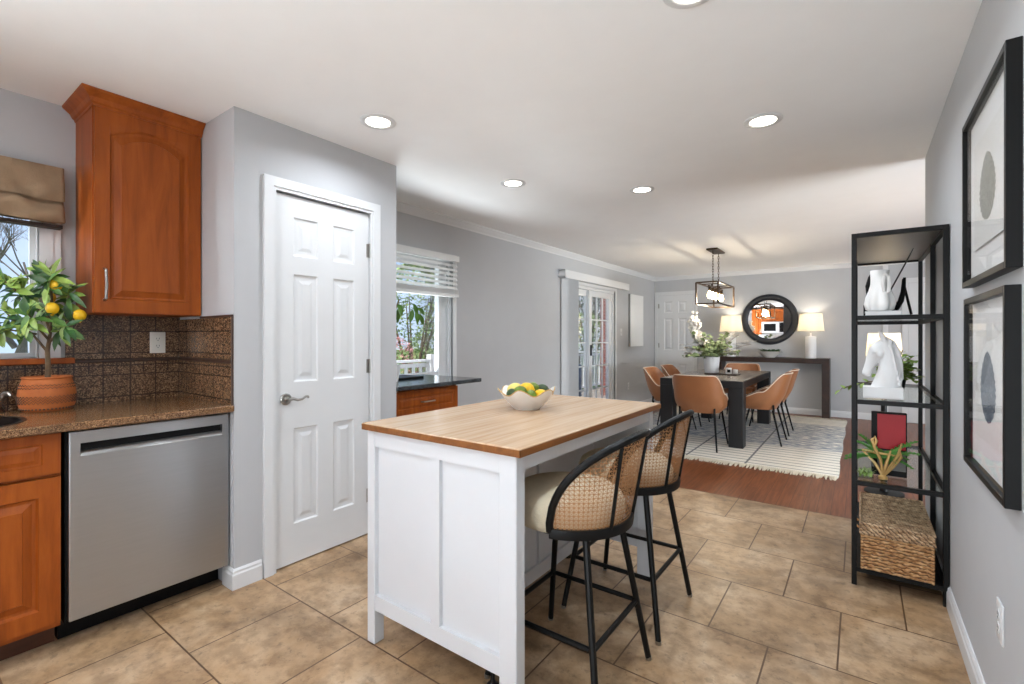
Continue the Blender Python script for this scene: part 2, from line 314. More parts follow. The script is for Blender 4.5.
# ------------------------------------------------------------------ mesh helpers
class MB:
    def __init__(self): self.bm = bmesh.new()
    def box(self, a, b, bev=0, seg=1):
        bm = self.bm; x0, y0, z0 = [min(p, q) for p, q in zip(a, b)]; x1, y1, z1 = [max(p, q) for p, q in zip(a, b)]
        vs = [bm.verts.new(p) for p in ((x0, y0, z0), (x1, y0, z0), (x1, y1, z0), (x0, y1, z0), (x0, y0, z1), (x1, y0, z1), (x1, y1, z1), (x0, y1, z1))]
        fs = [bm.faces.new([vs[i] for i in f]) for f in ((0, 3, 2, 1), (4, 5, 6, 7), (0, 1, 5, 4), (1, 2, 6, 5), (2, 3, 7, 6), (3, 0, 4, 7))]
        if bev:
            es = list({e for f in fs for e in f.edges})
            bmesh.ops.bevel(bm, geom=es, offset=bev, segments=seg, profile=.5, affect='EDGES')
        return self
    def grid(self, rows, closed_u=False, closed_v=False):
        bm = self.bm; V = [[bm.verts.new(p) for p in r] for r in rows]; nr = len(V); nc = len(V[0])
        for i in range(nr if closed_v else nr-1):
            for j in range(nc if closed_u else nc-1):
                q = [V[i][j], V[i][(j+1) % nc], V[(i+1) % nr][(j+1) % nc], V[(i+1) % nr][j]]
                try: bm.faces.new(q)
                except ValueError: pass
        return V
    def poly(self, pts):
        return self.bm.faces.new([self.bm.verts.new(p) for p in pts])
    def prism(self, pts, d):
        d = Vector(d); a = [self.bm.verts.new(p) for p in pts]; b = [self.bm.verts.new(Vector(p)+d) for p in pts]; n = len(a)
        self.bm.faces.new(a); self.bm.faces.new(b[::-1])
        for i in range(n): self.bm.faces.new([a[i], a[(i+1) % n], b[(i+1) % n], b[i]])
        return self
    def tube(self, pts, r, n=8, closed=False):
        pts = [Vector(p) for p in pts]; m = len(pts); rs = r if isinstance(r, (list, tuple)) else [r]*m
        rows = []; up = None
        for i, p in enumerate(pts):
            if closed: t = pts[(i+1) % m]-pts[i-1]
            else: t = pts[min(i+1, m-1)]-pts[max(i-1, 0)]
            t.normalize()
            if up is None:
                up = Vector((0, 0, 1)) if abs(t.z) < .9 else Vector((1, 0, 0))
            s = t.cross(up)
            if s.length < 1e-5: s = t.cross(Vector((0, 1, .1)))
            s.normalize(); up = s.cross(t).normalized()
            rows.append([p+(s*cos(2*PI*k/n)+up*sin(2*PI*k/n))*rs[i] for k in range(n)])
        V = self.grid(rows, True, closed)
        if not closed:
            for q in (V[0][::-1], V[-1]):
                try: self.bm.faces.new(q)
                except ValueError: pass
        return self
    def lathe(self, prof, n=28, c=(0, 0, 0), fn=None):
        rows = []
        for r, z in prof:
            row = []
            for k in range(n):
                a = 2*PI*k/n; p = (c[0]+r*cos(a), c[1]+r*sin(a), c[2]+z)
                row.append(fn(a, r, z, p) if fn else p)
            rows.append(row)
        V = self.grid(rows, True)
        for q, r in ((V[0][::-1], prof[0][0]), (V[-1], prof[-1][0])):
            if r > 1e-4: self.bm.faces.new(q)
        bmesh.ops.remove_doubles(self.bm, verts=[v for row in (V[0], V[-1]) for v in row], dist=1e-5)
        return self
    def ball(self, c, r, u=14, v=9):
        r = (r, r, r) if not isinstance(r, (list, tuple)) else r
        rows = [[(c[0]+r[0]*sin(PI*i/v)*cos(2*PI*k/u), c[1]+r[1]*sin(PI*i/v)*sin(2*PI*k/u), c[2]-r[2]*cos(PI*i/v)) for k in range(u)] for i in range(v+1)]
        V = self.grid(rows, True)
        bmesh.ops.remove_doubles(self.bm, verts=V[0]+V[-1], dist=1e-6); return self
    def leaf(self, p, d, L, Wd, bend=.25, up=(0, 0, 1), fold=.15):
        p = Vector(p); d = Vector(d).normalized(); up = Vector(up); s = d.cross(up)
        if s.length < 1e-3: s = Vector((1, 0, 0))
        s.normalize(); nrm = s.cross(d).normalized(); rows = []
        for t, w in ((0, .06), (.2, .7), (.45, 1), (.75, .72), (1, .04)):
            c = p+d*(L*t)-nrm*(bend*L*t*t)
            rows.append([c-s*(Wd*.5*w)+nrm*(fold*Wd*w), c, c+s*(Wd*.5*w)+nrm*(fold*Wd*w)])
        self.grid(rows); return self
    def xf(self, mat): bmesh.ops.transform(self.bm, matrix=mat, verts=self.bm.verts); return self
    def build(self, name, mat, parent=None, loc=None, smooth=True, angle=35, recalc=True):
        if recalc: bmesh.ops.recalc_face_normals(self.bm, faces=self.bm.faces)
        me = bpy.data.meshes.new(name); self.bm.to_mesh(me); self.bm.free()
        if smooth:
            me.shade_smooth(); me.set_sharp_from_angle(angle=math.radians(angle))
        o = bpy.data.objects.new(name, me); COL.objects.link(o); me.materials.append(mat)
        if parent: o.parent = parent
        if loc: o.location = loc
        return o
def tag(o, label=None, cat=None, group=None, kind=None):
    if label: o['label'] = label
    if cat: o['category'] = cat
    if group: o['group'] = group
    if kind: o['kind'] = kind
    return o
def thing(name, label, cat, loc=(0, 0, 0), rz=0, group=None):
    o = bpy.data.objects.new(name, None); COL.objects.link(o); o.location = loc; o.rotation_euler = (0, 0, rz)
    o.empty_display_size = .05
    return tag(o, label, cat, group)
KIDS = {}
def copy_tree(o, parent=None):
    c = o.copy(); COL.objects.link(c)
    if parent: c.parent = parent
    for ch in list(o.children): copy_tree(ch, c)
    return c
def struct(o, label=None, cat=None): return tag(o, label, cat, kind='structure')
def boxes(name, mat, *bs, parent=None, bev=0):
    m = MB()
    for a, b in bs: m.box(a, b, bev)
    return m.build(name, mat, parent, smooth=False)
def cut(o, cutter_mb, parent=None):
    """boolean difference, baked to the mesh"""
    c = cutter_mb.build('cutter', M['black'], parent, smooth=False); bpy.context.view_layer.update()
    md = o.modifiers.new('b', 'BOOLEAN'); md.object = c; md.operation = 'DIFFERENCE'; md.solver = 'EXACT'
    dg = bpy.context.evaluated_depsgraph_get(); me = bpy.data.meshes.new_from_object(o.evaluated_get(dg))
    o.modifiers.clear(); o.data = me; bpy.data.objects.remove(c)
def panel_front(mb, us, vs, cells, fn, loops, arch=0, thick=.02):
    """a front slab on grid lines us x vs; cells (i, j) get nested profile loops; fn(u, v, d) -> xyz, d>0 to the back"""
    bm = mb.bm
    for i in range(len(us)-1):
        for j in range(len(vs)-1):
            u0, u1, v0, v1 = us[i], us[i+1], vs[j], vs[j+1]
            if (i, j) not in cells:
                bm.faces.new([bm.verts.new(fn(*p, 0)) for p in ((u0, v0), (u1, v0), (u1, v1), (u0, v1))]); continue
            a_ = arch if arch else 0; rings = []; N = 12 if a_ else 1
            for ins, d, ar in loops:
                ring = [fn(u0+ins, v0+ins, d), fn(u1-ins, v0+ins, d)]
                for k in range(N+1):
                    t = 1-k/N; u = u0+ins+(u1-u0-2*ins)*t
                    ring.append(fn(u, v1-ins-a_*ar*(2*t-1)**2, d))
                rings.append([bm.verts.new(p) for p in ring])
            n = len(rings[0])
            for a, b in zip(rings, rings[1:]):
                for k in range(n): bm.faces.new([a[k], a[(k+1) % n], b[(k+1) % n], b[k]])
            bm.faces.new(rings[-1])
    a = (us[0], us[-1]); b = (vs[0], vs[-1])
    c = [(a[0], b[0]), (a[1], b[0]), (a[1], b[1]), (a[0], b[1])]
    for k in range(4):
        p, q = c[k], c[(k+1) % 4]
        bm.faces.new([bm.verts.new(x) for x in (fn(*p, 0), fn(*q, 0), fn(*q, thick), fn(*p, thick))])
    bm.faces.new([bm.verts.new(fn(*p, thick)) for p in c])
    bmesh.ops.remove_doubles(bm, verts=bm.verts, dist=1e-5)
    return mb
RAISED = [(0, 0, 0), (.003, .007, 1), (.008, .013, 1), (.018, .014, 1), (.020, .013, 1), (.044, .004, 1), (.046, .001, 1)]
DOORP = [(0, 0, 0), (.008, .007, 0), (.02, .009, 0), (.032, .009, 0), (.052, .003, 0)]

# ================================================================== SETTING
XL, XR, YB, YR, H = -3.2, .337, 9.05, -2.3, 2.40
T = .14
PX, PY0, PY1 = -2.51, 1.094, 2.119          # pantry block
struct(boxes('floor', M['tile'], ((XL-T, YR-T, -.06), (XR+T, 4.03, 0))))
struct(boxes('floor', M['hardwood'], ((XL-T, 4.03, -.06), (4.75, YB+T, 0)), ((XR+T, .0, -.06), (4.75, 4.03, 0))))
struct(boxes('ceiling', M['ceil'], ((XL-T, YR-T, H), (4.75, YB+T, H+.15))))
K0, K1, KZ0, KZ1 = -.75, .505, 1.15, 1.98     # kitchen window
D0, D1, DZ0, DZ1 = 2.30, 3.38, .85, 1.99     # desk window
S0, S1, SZ1 = 5.55, 7.17, 1.99               # slider
struct(boxes('wall_left', M['wall'],
    ((XL-T, YR, 0), (XL, -2.1, H)), ((XL-T, -2.1, 0), (XL, -.98, KZ0)), ((XL-T, -2.1, KZ1), (XL, -.98, H)), ((XL-T, -.98, 0), (XL, K0, H)), ((XL-T, K0, 0), (XL, K1, KZ0)), ((XL-T, K0, KZ1), (XL, K1, H)), ((XL-T, K1, 0), (XL, D0, H)),
    ((XL-T, D0, 0), (XL, D1, DZ0)), ((XL-T, D0, DZ1), (XL, D1, H)), ((XL-T, D1, 0), (XL, S0, H)),
    ((XL-T, S0, SZ1), (XL, S1, H)), ((XL-T, S1, 0), (XL, YB+T, H))))
struct(boxes('wall_right', M['wall'], ((XR, YR, 0), (XR+T, 4.02, H))))
struct(boxes('wall_back', M['wall'], ((XL, YB, 0), (4.6, YB+T, H))))
struct(boxes('wall_living', M['wall'], ((4.6, .0, 0), (4.74, 1.75, H)), ((4.6, 5.05, 0), (4.74, YB+T, H)), ((4.6, 1.75, 0), (4.74, 5.05, .58)), ((4.6, 1.75, 2.12), (4.74, 5.05, H)), ((XR+T, -.14, 0), (4.74, 0, H))))
struct(boxes('wall_rear', M['wall'], ((XL, YR-T, 0), (-.97, YR, H)), ((.27, YR-T, 0), (XR, YR, H)), ((-.97, YR-T, 2.06), (.27, YR, H))))
PD0, PD1, PDZ = 1.300, 1.908, 2.035          # pantry door opening
struct(boxes('wall_pantry', M['wall'], ((XL, PY0, 0), (PX, PY0+.11, H)), ((XL, PY1-.11, 0), (PX, PY1, H)),
    ((PX-.11, PY0+.11, 0), (PX, PD0-.02, H)), ((PX-.11, PD1+.02, 0), (PX, PY1-.11, H)), ((PX-.11, PD0-.02, PDZ+.02), (PX, PD1+.02, H))))

def baseboard(name, p, q, nrm, h=.1, t=.014):
    """profile swept straight from p to q (x, y), nrm = direction into the room"""
    prof = [(0, 0), (t, 0), (t, h*.72), (t*.75, h*.8), (t*.7, h*.9), (t*.3, h), (0, h)]
    m = MB(); rows = [[(a[0]+nrm[0]*d, a[1]+nrm[1]*d, z) for d, z in prof] for a in (p, q)]
    V = m.grid(rows, True); m.bm.faces.new(V[0]); m.bm.faces.new(V[1][::-1])
    return struct(m.build(name, M['white'], smooth=False))
baseboard('baseboard_right', (XR, YR), (XR, 4.02), (-1, 0))
baseboard('baseboard_back', (-2.40, YB), (.27, YB), (0, -1))
baseboard('baseboard_back', (.345, YB), (.49, YB), (0, -1))
baseboard('baseboard_left', (XL, S1+.09), (XL, YB-.08), (1, 0))
baseboard('baseboard_left', (XL, 2.95), (XL, S0-.1), (1, 0))
m = MB()   # pantry baseboard turning the corner
prof = [(0, 0), (.014, 0), (.014, .072), (.010, .08), (.010, .09), (.004, .1), (0, .1)]
rows = [[(a-d, PY0-d*kk, z) if s == 0 else ((PX+d, PY0-d, z) if s == 1 else (PX+d, a, z)) for d, z in prof] for a, s, kk in ((PX-.10, 0, 1), (0, 1, 0), (PD0-.073, 2, 0))]
rows[0] = [(PX-.10, PY0-d, z) for d, z in prof]
V = m.grid(rows, True); m.bm.faces.new(V[0]); m.bm.faces.new(V[-1][::-1])
struct(m.build('baseboard_pantry', M['white'], smooth=False))
baseboard('baseboard_pantry', (PX, PD1+.075), (PX, PY1), (1, 0))
# crown moulding of the dining side, left and back walls
cp = [(0, .068), (.008, .068), (.012, .056), (.030, .036), (.044, .018), (.052, .012), (.055, 0), (0, 0)]
m = MB()
rows = [[(XL+d, PY1, H-z) for d, z in cp], [(XL+d, YB-d, H-z) for d, z in cp], [(4.6, YB-d, H-z) for d, z in cp]]
V = m.grid(rows, True); m.bm.faces.new(V[0]); m.bm.faces.new(V[-1][::-1])
struct(m.build('trim_1', M['white'], smooth=False))

# ---- doors
def casing_mb(m, fn, u0, u1, z1, w=.072, legs=True):
    """stepped door casing round an opening; fn(u, d, z)"""
    for d0, d1, a, b in ((0, .012, 0, w), (.012, .019, w*.25, w)):
        for U in ((u0-b, u0-a), (u1+a, u1+b)):
            p, q = fn(U[0], d0, 0), fn(U[1], d1, z1+a); m.box(p, q)
        m.box(fn(u0-b, d0, z1+a), fn(u1+b, d1, z1+b))
m = MB(); casing_mb(m, lambda u, d, z: (PX+d, u, z), PD0, PD1, PDZ, .066)
m.box((PX-.11, PD0-.02, 0), (PX, PD0-.004, PDZ+.02)); m.box((PX-.11, PD1+.004, 0), (PX, PD1+.02, PDZ+.02)); m.box((PX-.11, PD0-.004, PDZ+.004), (PX, PD1+.004, PDZ+.02))
struct(m.build('trim_2', M['white'], smooth=False))
def six_panel(w, h):
    st = w*.175; mid = w*.16; pw = (w-2*st-mid)/2
    us = [0, st, st+pw, st+pw+mid, w-st, w]
    k = h/2.03; vs = [0, .215*k, .745*k, 1.0*k, 1.6*k, 1.7*k, 1.915*k, h]
    return us, vs, {(i, j) for i in (1, 3) for j in (1, 3, 5)}
us, vs, ce = six_panel(PD1-PD0-.006, 2.02)
m = MB(); panel_front(m, us, vs, ce, lambda u, v, d: (PX-.012-d, PD0+.003+u, .008+v), DOORP, thick=.035)
d1 = struct(m.build('door_1', M['white'], smooth=False))
m = MB()   # lever handle, near side, z .92
hy, hz, hx = PD0+.062, .915, PX-.012
m.lathe([(.0, .0), (.031, 0), (.032, .006), (.026, .012), (.012, .014), (.0105, .04), (.0, .042)], 24)
m.xf(Matrix.Translation((hx, hy, hz)) @ Matrix.Rotation(PI/2, 4, 'Y'))
m.tube([(hx+.04, hy, hz), (hx+.046, hy+.02, hz+.004), (hx+.046, hy+.045, hz-.006), (hx+.045, hy+.07, hz-.004), (hx+.043, hy+.092, hz+.008), (hx+.04, hy+.106, hz+.008), (hx+.04, hy+.112, hz)], [.009, .009, .0075, .0065, .0065, .0065, .006], 10)
m.build('door_handle', M['nickel'], d1)
for z in (1.80, 1.07, .25):
    m = MB(); m.tube([(PX-.004, PD1+.002, z-.045), (PX-.004, PD1+.002, z+.045)], .0065, 8); m.box((PX-.013, PD1-.02, z-.043), (PX-.010, PD1+.002, z+.043))
    m.build('hinge', M['nickel'], d1)
# door in the back wall
BX0, BX1, BZ = -3.125, -2.475, 2.05
m = MB(); casing_mb(m, lambda u, d, z: (u, YB-d, z), BX0, BX1, BZ, .066)
struct(m.build('trim_3', M['white'], smooth=False))
us, vs, ce = six_panel(BX1-BX0-.004, 2.035)
m = MB(); panel_front(m, us, vs, ce, lambda u, v, d: (BX0+.002+u, YB-.016+d, .010+v), DOORP, thick=.016)
d2 = struct(m.build('door_2', M['white'], smooth=False))
for z in (1.85, 1.1, .25):
    m = MB(); m.tube([(BX0+.001, YB-.021, z-.045), (BX0+.001, YB-.021, z+.045)], .006, 8); m.box((BX0, YB-.0185, z-.04), (BX0+.022, YB-.0165, z+.04)); m.build('hinge', M['nickel'], d2)
m = MB(); m.lathe([(0, 0), (.028, 0), (.028, .006), (.011, .01), (.011, .03), (.022, .036), (.028, .048), (.02, .06), (0, .062)], 20)
m.xf(Matrix.Translation((BX1-.06, YB-.016, .95)) @ Matrix.Rotation(PI/2, 4, 'X')); m.build('door_knob', M['nickel'], d2)
# strip of casing at the far right corner
struct(boxes('trim_4', M['white'], ((.275, YB-.02, 0), (.34, YB, H-.07))))
m = MB(); casing_mb(m, lambda u, d, z: (u, YB-d, z), .57, 1.33, BZ, .07); struct(m.build('trim_8', M['white'], smooth=False))
us, vs, ce = six_panel(.756, 2.035)
m = MB(); panel_front(m, us, vs, ce, lambda u, v, d: (.572+u, YB-.016+d, .010+v), DOORP, thick=.016); struct(m.build('door_3', M['white'], smooth=False))

# ---- windows
def frame_mb(m, x0, x1, y0, y1, z0, z1, w):
    m.box((x0, y0, z0), (x1, y0+w, z1)); m.box((x0, y1-w, z0), (x1, y1, z1)); m.box((x0, y0+w, z0), (x1, y1-w, z0+w)); m.box((x0, y0+w, z1-w), (x1, y1-w, z1))
# window 1: over the sink
w1 = MB(); frame_mb(w1, XL-.11, XL-.03, K0, K1, KZ0, KZ1, .006)
w1 = struct(w1.build('window_1', M['white'], smooth=False))
m = MB(); frame_mb(m, XL-.05, XL-.022, K0+.006, -.12, KZ0+.006, KZ1-.006, .020); frame_mb(m, XL-.05, XL-.022, -.12, K1-.006, KZ0+.006, KZ1-.006, .020); m.build('sash', M['white'], w1, smooth=False)
boxes('pane', M['glass'], ((XL-.04, K0+.026, KZ0+.026), (XL-.036, -.14, KZ1-.026)), ((XL-.04, -.10, KZ0+.026), (XL-.036, K1-.026, KZ1-.026)), parent=w1)
m = MB()
for d, w in ((.014, .078), (.02, .05)):
    m.box((XL, K1, KZ0), (XL+d, K1+w, KZ1)); m.box((XL, K0-w, KZ0), (XL+d, K0, KZ1)); m.box((XL, K0-w, KZ1), (XL+d, K1+w, KZ1+w))
m.box((XL-.03, K0, KZ0), (XL, K0+.006, KZ1)); m.box((XL-.03, K1-.006, KZ0), (XL, K1, KZ1))
m.build('casing', M['white'], w1, smooth=False)
sl = boxes('window_sill', M['cab'], ((XL-.03, K0-.1, KZ0-.028), (XL+.055, .628, KZ0)), parent=w1, bev=.003); sl['label'] = 'orange brown wooden sill'
# window 2: over the desk
w2 = MB(); frame_mb(w2, XL-.12, XL-.02, D0, D1, DZ0, DZ1, .025)
w2 = struct(w2.build('window_2', M['white'], smooth=False))
m = MB(); frame_mb(m, XL-.09, XL-.05, D0+.025, D1-.025, DZ0+.025, DZ1-.025, .05); m.box((XL-.075, D0+.07, 1.44), (XL-.045, D1-.07, 1.47)) if False else None
m.box((XL-.095, D1-.13, DZ0+.02), (XL-.04, D1-.09, DZ1-.02)); m.build('sash', M['white'], w2, smooth=False)
boxes('pane', M['glass'], ((XL-.072, D0+.07, DZ0+.07), (XL-.068, D1-.07, DZ1-.07)), parent=w2)
m = MB()
for d, w in ((.014, .06), (.02, .02)):
    m.box((XL, D1, DZ0-w), (XL+d, D1+w, DZ1+w)); m.box((XL, D0-w, DZ0-w), (XL+d, D0, DZ1+w)); m.box((XL, D0, DZ1), (XL+d, D1, DZ1+w)); m.box((XL, D0, DZ0-w), (XL+d, D1, DZ0))
m.box((XL-.05, D1-.006, DZ0), (XL+.001, D1, DZ1)); m.box((XL-.05, D0, DZ0), (XL+.001, D0+.006, DZ1)); m.box((XL-.05, D0+.006, DZ0), (XL+.001, D1-.006, DZ0+.006)); m.build('casing', M['white'], w2, smooth=False)
# slider (glazed patio door)
w3 = MB(); frame_mb(w3, XL-.13, XL-.0, S0, S1, .0, SZ1, .04); w3 = struct(w3.build('window_3', M['white'], smooth=False))
for a, b, x in ((S0+.04, 6.44, XL-.10), (6.36, S1-.04, XL-.055)):
    m = MB(); frame_mb(m, x-.02, x+.02, a, b, .04, SZ1-.04, .085); p = m.build('door_panel', M['white'], w3, smooth=False)
    boxes('pane', M['glass'], ((x-.003, a+.085, .125), (x+.003, b-.085, SZ1-.125)), parent=p)
    m = MB(); n1 = (b-a-.17)/3; n2 = (SZ1-.25)/5
    for k in (1, 2): m.box((x-.010, a+.085+n1*k-.009, .125), (x+.010, a+.085+n1*k+.009, SZ1-.125))
    for k in (1, 2, 3, 4): m.box((x-.0095, a+.085, .125+n2*k-.009), (x+.0095, b-.085, .125+n2*k+.009))
    m.build('muntin_grid', M['white'], p, smooth=False)
m = MB()
for d, w in ((.014, .07), (.02, .03)):
    m.box((XL, S1, 0), (XL+d, S1+w, SZ1+w)); m.box((XL, S0-w, 0), (XL+d, S0, SZ1+w)); m.box((XL, S0, SZ1), (XL+d, S1, SZ1+w))
m.build('casing', M['white'], w3, smooth=False)
m = MB(); m.box((XL-.035, 6.385, .98), (XL-.015, 6.415, 1.14), .005); m.build('door_handle', M['black'], w3)

# ---- window dressings
t = thing('vertical_blind', 'grey white vertical blind drawn to the left of the patio door under a valance', 'blind', (XL, 5.4, 0))
m = MB(); m.box((.02, .0, 2.035), (.11, 2.12, 2.045)); m.box((.1, 0, 2.03), (.112, 2.12, 2.135)); m.box((.02, 0, 2.03), (.1, .01, 2.135)); m.box((.02, 2.11, 2.03), (.1, 2.12, 2.135)); m.box((.02, .0, 2.125), (.11, 2.12, 2.135))
m.box((.002, .0, 2.05), (.02, 2.12, 2.1)); m.build('valance', M['white'], t, smooth=False)
for k in range(11):
    y = .05+k*.026; m = MB()
    m.grid([[(.024+.085*i/6, y+.055*(i/6)+.010*sin(PI*i/6), z) for i in range(7)] for z in (.03, 2.03)])
    m.build('slat', M['vblind'], t)
t = thing('venetian_blind', 'white horizontal slat blind half raised in the window above the granite desk', 'blind', (XL+.028, 0, 0))
boxes('head_rail', M['blind'], ((-.0, D0-.03, 1.975), (.05, D1+.03, 2.03)), parent=t)
for k in range(6):
    z = 1.955-k*.043; m = MB(); m.grid([[(.006+.034*i/4, y, z-.030*(i/4)+.006*sin(PI*i/4)) for i in range(5)] for y in (D0-.02, D1+.02)])
    m.build('slat', M['blind'], t)
m = MB()
for k in range(8): m.box((.0, D0-.02, 1.66+k*.006), (.05, D1+.02, 1.6635+k*.006))
m.box((-.0, D0-.025, 1.635), (.052, D1+.025, 1.66), .003); m.build('slat_stack', M['blind'], t)
for y in (D0+.15, D1-.15):
    m = MB(); m.tube([(.025, y, 1.66), (.025, y, 1.98)], .0012, 5); m.build('ladder_cord', M['blind'], t)
m = MB(); m.tube([(.054, D1-.03, 1.98), (.054, D1-.03, 1.15)], .0015, 5); m.build('pull_cord', M['blind'], t)
t = thing('roman_shade', 'taupe fabric shade gathered in soft folds over the sink window', 'shade', (XL+.015, 0, 0))
def shade_rows():
    prof = [(.045, 2.075), (.062, 2.07), (.064, 2.03), (.066, 1.99), (.070, 1.955), (.075, 1.93), (.074, 1.905), (.050, 1.912), (.053, 1.895), (.066, 1.88), (.074, 1.858), (.080, 1.83), (.078, 1.80), (.055, 1.795), (.05, 1.81)]
    rows = []
    for k in range(121):
        y = .583-1.45*k/120; row = []
        for i, (x, z) in enumerate(prof):
            g = sin(max(0, min(1, (2.06-z)/.12))*PI/2) if i > 0 else 0
            w = .008*sin(13*y+1)+.009*sin(24*y+40*(z-1.8)+.5)+.008*sin(-37*y+55*(z-1.8))+.004*sin(61*y+30*z)
            row.append((x+w*g, y, z+g*(.006*sin(9*y+z*9)+.004*sin(21*y+1))))
        rows.append(row)
    return rows
m = MB(); m.grid(shade_rows()); o = m.build('fabric', M['valance'], t, angle=70)
sd = o.modifiers.new('s', 'SOLIDIFY'); sd.thickness = .004
boxes('mounting_board', M['valdark'], ((-.014, -.86, 2.05), (.05, .578, 2.072)), parent=t)
boxes('bottom_lining', M['valdark'], ((.012, -.86, 1.776), (.068, .577, 1.792)), parent=t)

# ================================================================== RECESSED LIGHTS
def downlight(x, y, label, group=None):
    t = thing('recessed_light', label, 'ceiling light', (x, y, H), 0, group)
    m = MB(); m.lathe([(.062, 0), (.092, 0), (.094, -.003), (.088, -.007), (.068, -.007), (.062, -.002), (.062, 0)], 36); m.build('trim_ring', M['white'], t)
    m = MB(); m.lathe([(0, -.0015), (.0625, -.0015), (.0625, -.004), (0, -.0045)], 32); m.build('lens', M['lens'], t)
    l = light('downlight_lamp', 'AREA', (0, 0, -.012), DOWN, DOWNC, shape='DISK', size=.12, spread=math.radians(158)); l.parent = t
DL = [(-2.072, 1.625, 'round recessed ceiling light above the front of the white pantry door'),
      (-.415, 2.821, 'round recessed ceiling light nearest the black shelf, right of the island'),
      (-2.085, 2.865, 'round recessed ceiling light left of centre, beyond the pantry corner'),
      (-1.367, 3.582, 'round recessed ceiling light farthest into the room, nearest the pendant lantern'),
      (-.448, 1.615, 'round recessed ceiling light cut by the top edge of the view')]
for d in DL: downlight(*d)
for x, y in ((-.45, .35), (-1.4, -.4), (-2.3, -.6), (-.6, -1.3)): downlight(x, y, 'added recessed fill light behind the camera', 'added fill lights behind the camera')  # unseen extra downlights, added as fill for the kitchen

# ================================================================== KITCHEN RUN
CX = -2.56      # cabinet fronts
def base_cabinet(name, label, w, loc, rz=0, doors=2):
    """local: wall at x=0, front towards +x, y centred"""
    D = CX-XL; t = thing(name, label, 'cabinet', loc, rz)
    boxes('carcass', M['cab'], ((.002, -w/2+.001, .1), (D-.022, -w/2+.019, .88)), ((.002, w/2-.019, .1), (D-.022, w/2-.001, .88)), ((.002, -w/2+.019, .1), (D-.022, w/2-.019, .118)), ((.002, -w/2+.019, .118), (.010, w/2-.019, .88)), ((D-.04, -w/2+.019, .118), (D-.022, w/2-.019, .88)), parent=t)
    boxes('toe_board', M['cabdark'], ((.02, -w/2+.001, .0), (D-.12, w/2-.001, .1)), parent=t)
    n = doors
    for k in range(n):
        y0 = -w/2+.004+(w-.004)*k/n; y1 = -w/2+(w-.004)*(k+1)/n
        m = MB(); panel_front(m, [y0, y0+.052, y1-.052, y1], [.715, .752, .835, .872], {(1, 1)}, lambda u, v, d: (D-d, u, v), [(0, 0, 0), (.003, .006, 0), (.008, .007, 0), (.024, .002, 0)])
        dr = m.build('drawer', M['cab'], t, smooth=False)
        m = MB(); panel_front(m, [y0, y0+.062, y1-.062, y1], [.125, .19, .63, .70], {(1, 1)}, lambda u, v, d: (D-d, u, v), RAISED)
        do = m.build('door', M['cab'], t, smooth=False)
        for par, pts in ((dr, [(D, (y0+y1)/2-.05, .793), (D+.028, (y0+y1)/2-.046, .793), (D+.028, (y0+y1)/2+.046, .793), (D, (y0+y1)/2+.05, .793)]),
                         (do, [(D, y0+.03, .56), (D+.028, y0+.03, .564), (D+.028, y0+.03, .656), (D, y0+.03, .66)])):
            m = MB(); m.tube(pts, .005, 8); m.build('handle', M['nickel'], par)
    return t
base_cabinet('base_cabinet', 'cherry wood base cabinet under the sink, left of the stainless dishwasher', .90, (XL, .022, 0))
c = base_cabinet('base_cabinet', 'cherry wood base cabinet on the window wall behind the camera', .90, (XL, -.882, 0))
# counter with the sink cut-out
m = MB(); m.box((XL, YR+.003, .882), (-2.500, 1.092, .914), .004)
ct = m.build('countertop', M['counter'], smooth=False); tag(ct, 'speckled brown granite countertop over the dishwasher and sink cabinet', 'countertop')
cu = MB(); cu.lathe([(.235, .80), (.235, 1.0)], 48, (-2.80, .155, 0)); cut(ct, cu)
t = thing('sink', 'round undermount sink bowl let into the brown granite countertop', 'sink', (-2.80, .155, .7345))
m = MB(); m.lathe([(0, 0), (.16, 0), (.21, .02), (.23, .06), (.234, .18), (.25, .181), (.25, .176), (.236, .176), (.234, .055), (.214, .012), (.16, -.006), (0, -.006)], 40); m.build('bowl', plain('dark bronze sink', (58, 50, 46), .3, .7), t)
m = MB(); m.lathe([(0, .004), (.03, .004), (.04, .001), (.04, 0), (0, 0)], 20); m.build('drain', M['chrome'], t)
t = thing('faucet', 'brushed nickel kitchen faucet behind the sink, left of the terracotta pot', 'faucet', (-3.10, .345, .914))
m = MB(); m.lathe([(0, 0), (.034, 0), (.034, .008), (.026, .02), (.024, .06), (.02, .09), (0, .092)], 20); m.build('base', M['nickel'], t)
m = MB(); m.tube([(0, 0, .08), (.0, -.01, .2), (.02, -.06, .29), (.07, -.13, .32), (.13, -.19, .29), (.15, -.21, .22)], [.016, .014, .013, .013, .014, .016], 12); m.build('spout', M['nickel'], t)
m = MB(); m.tube([(.005, .01, .03), (.015, .022, .062), (.03, .034, .086), (.045, .044, .088), (.055, .05, .076)], [.014, .013, .012, .010, .007], 10); m.build('handle', M['nickel'], t)
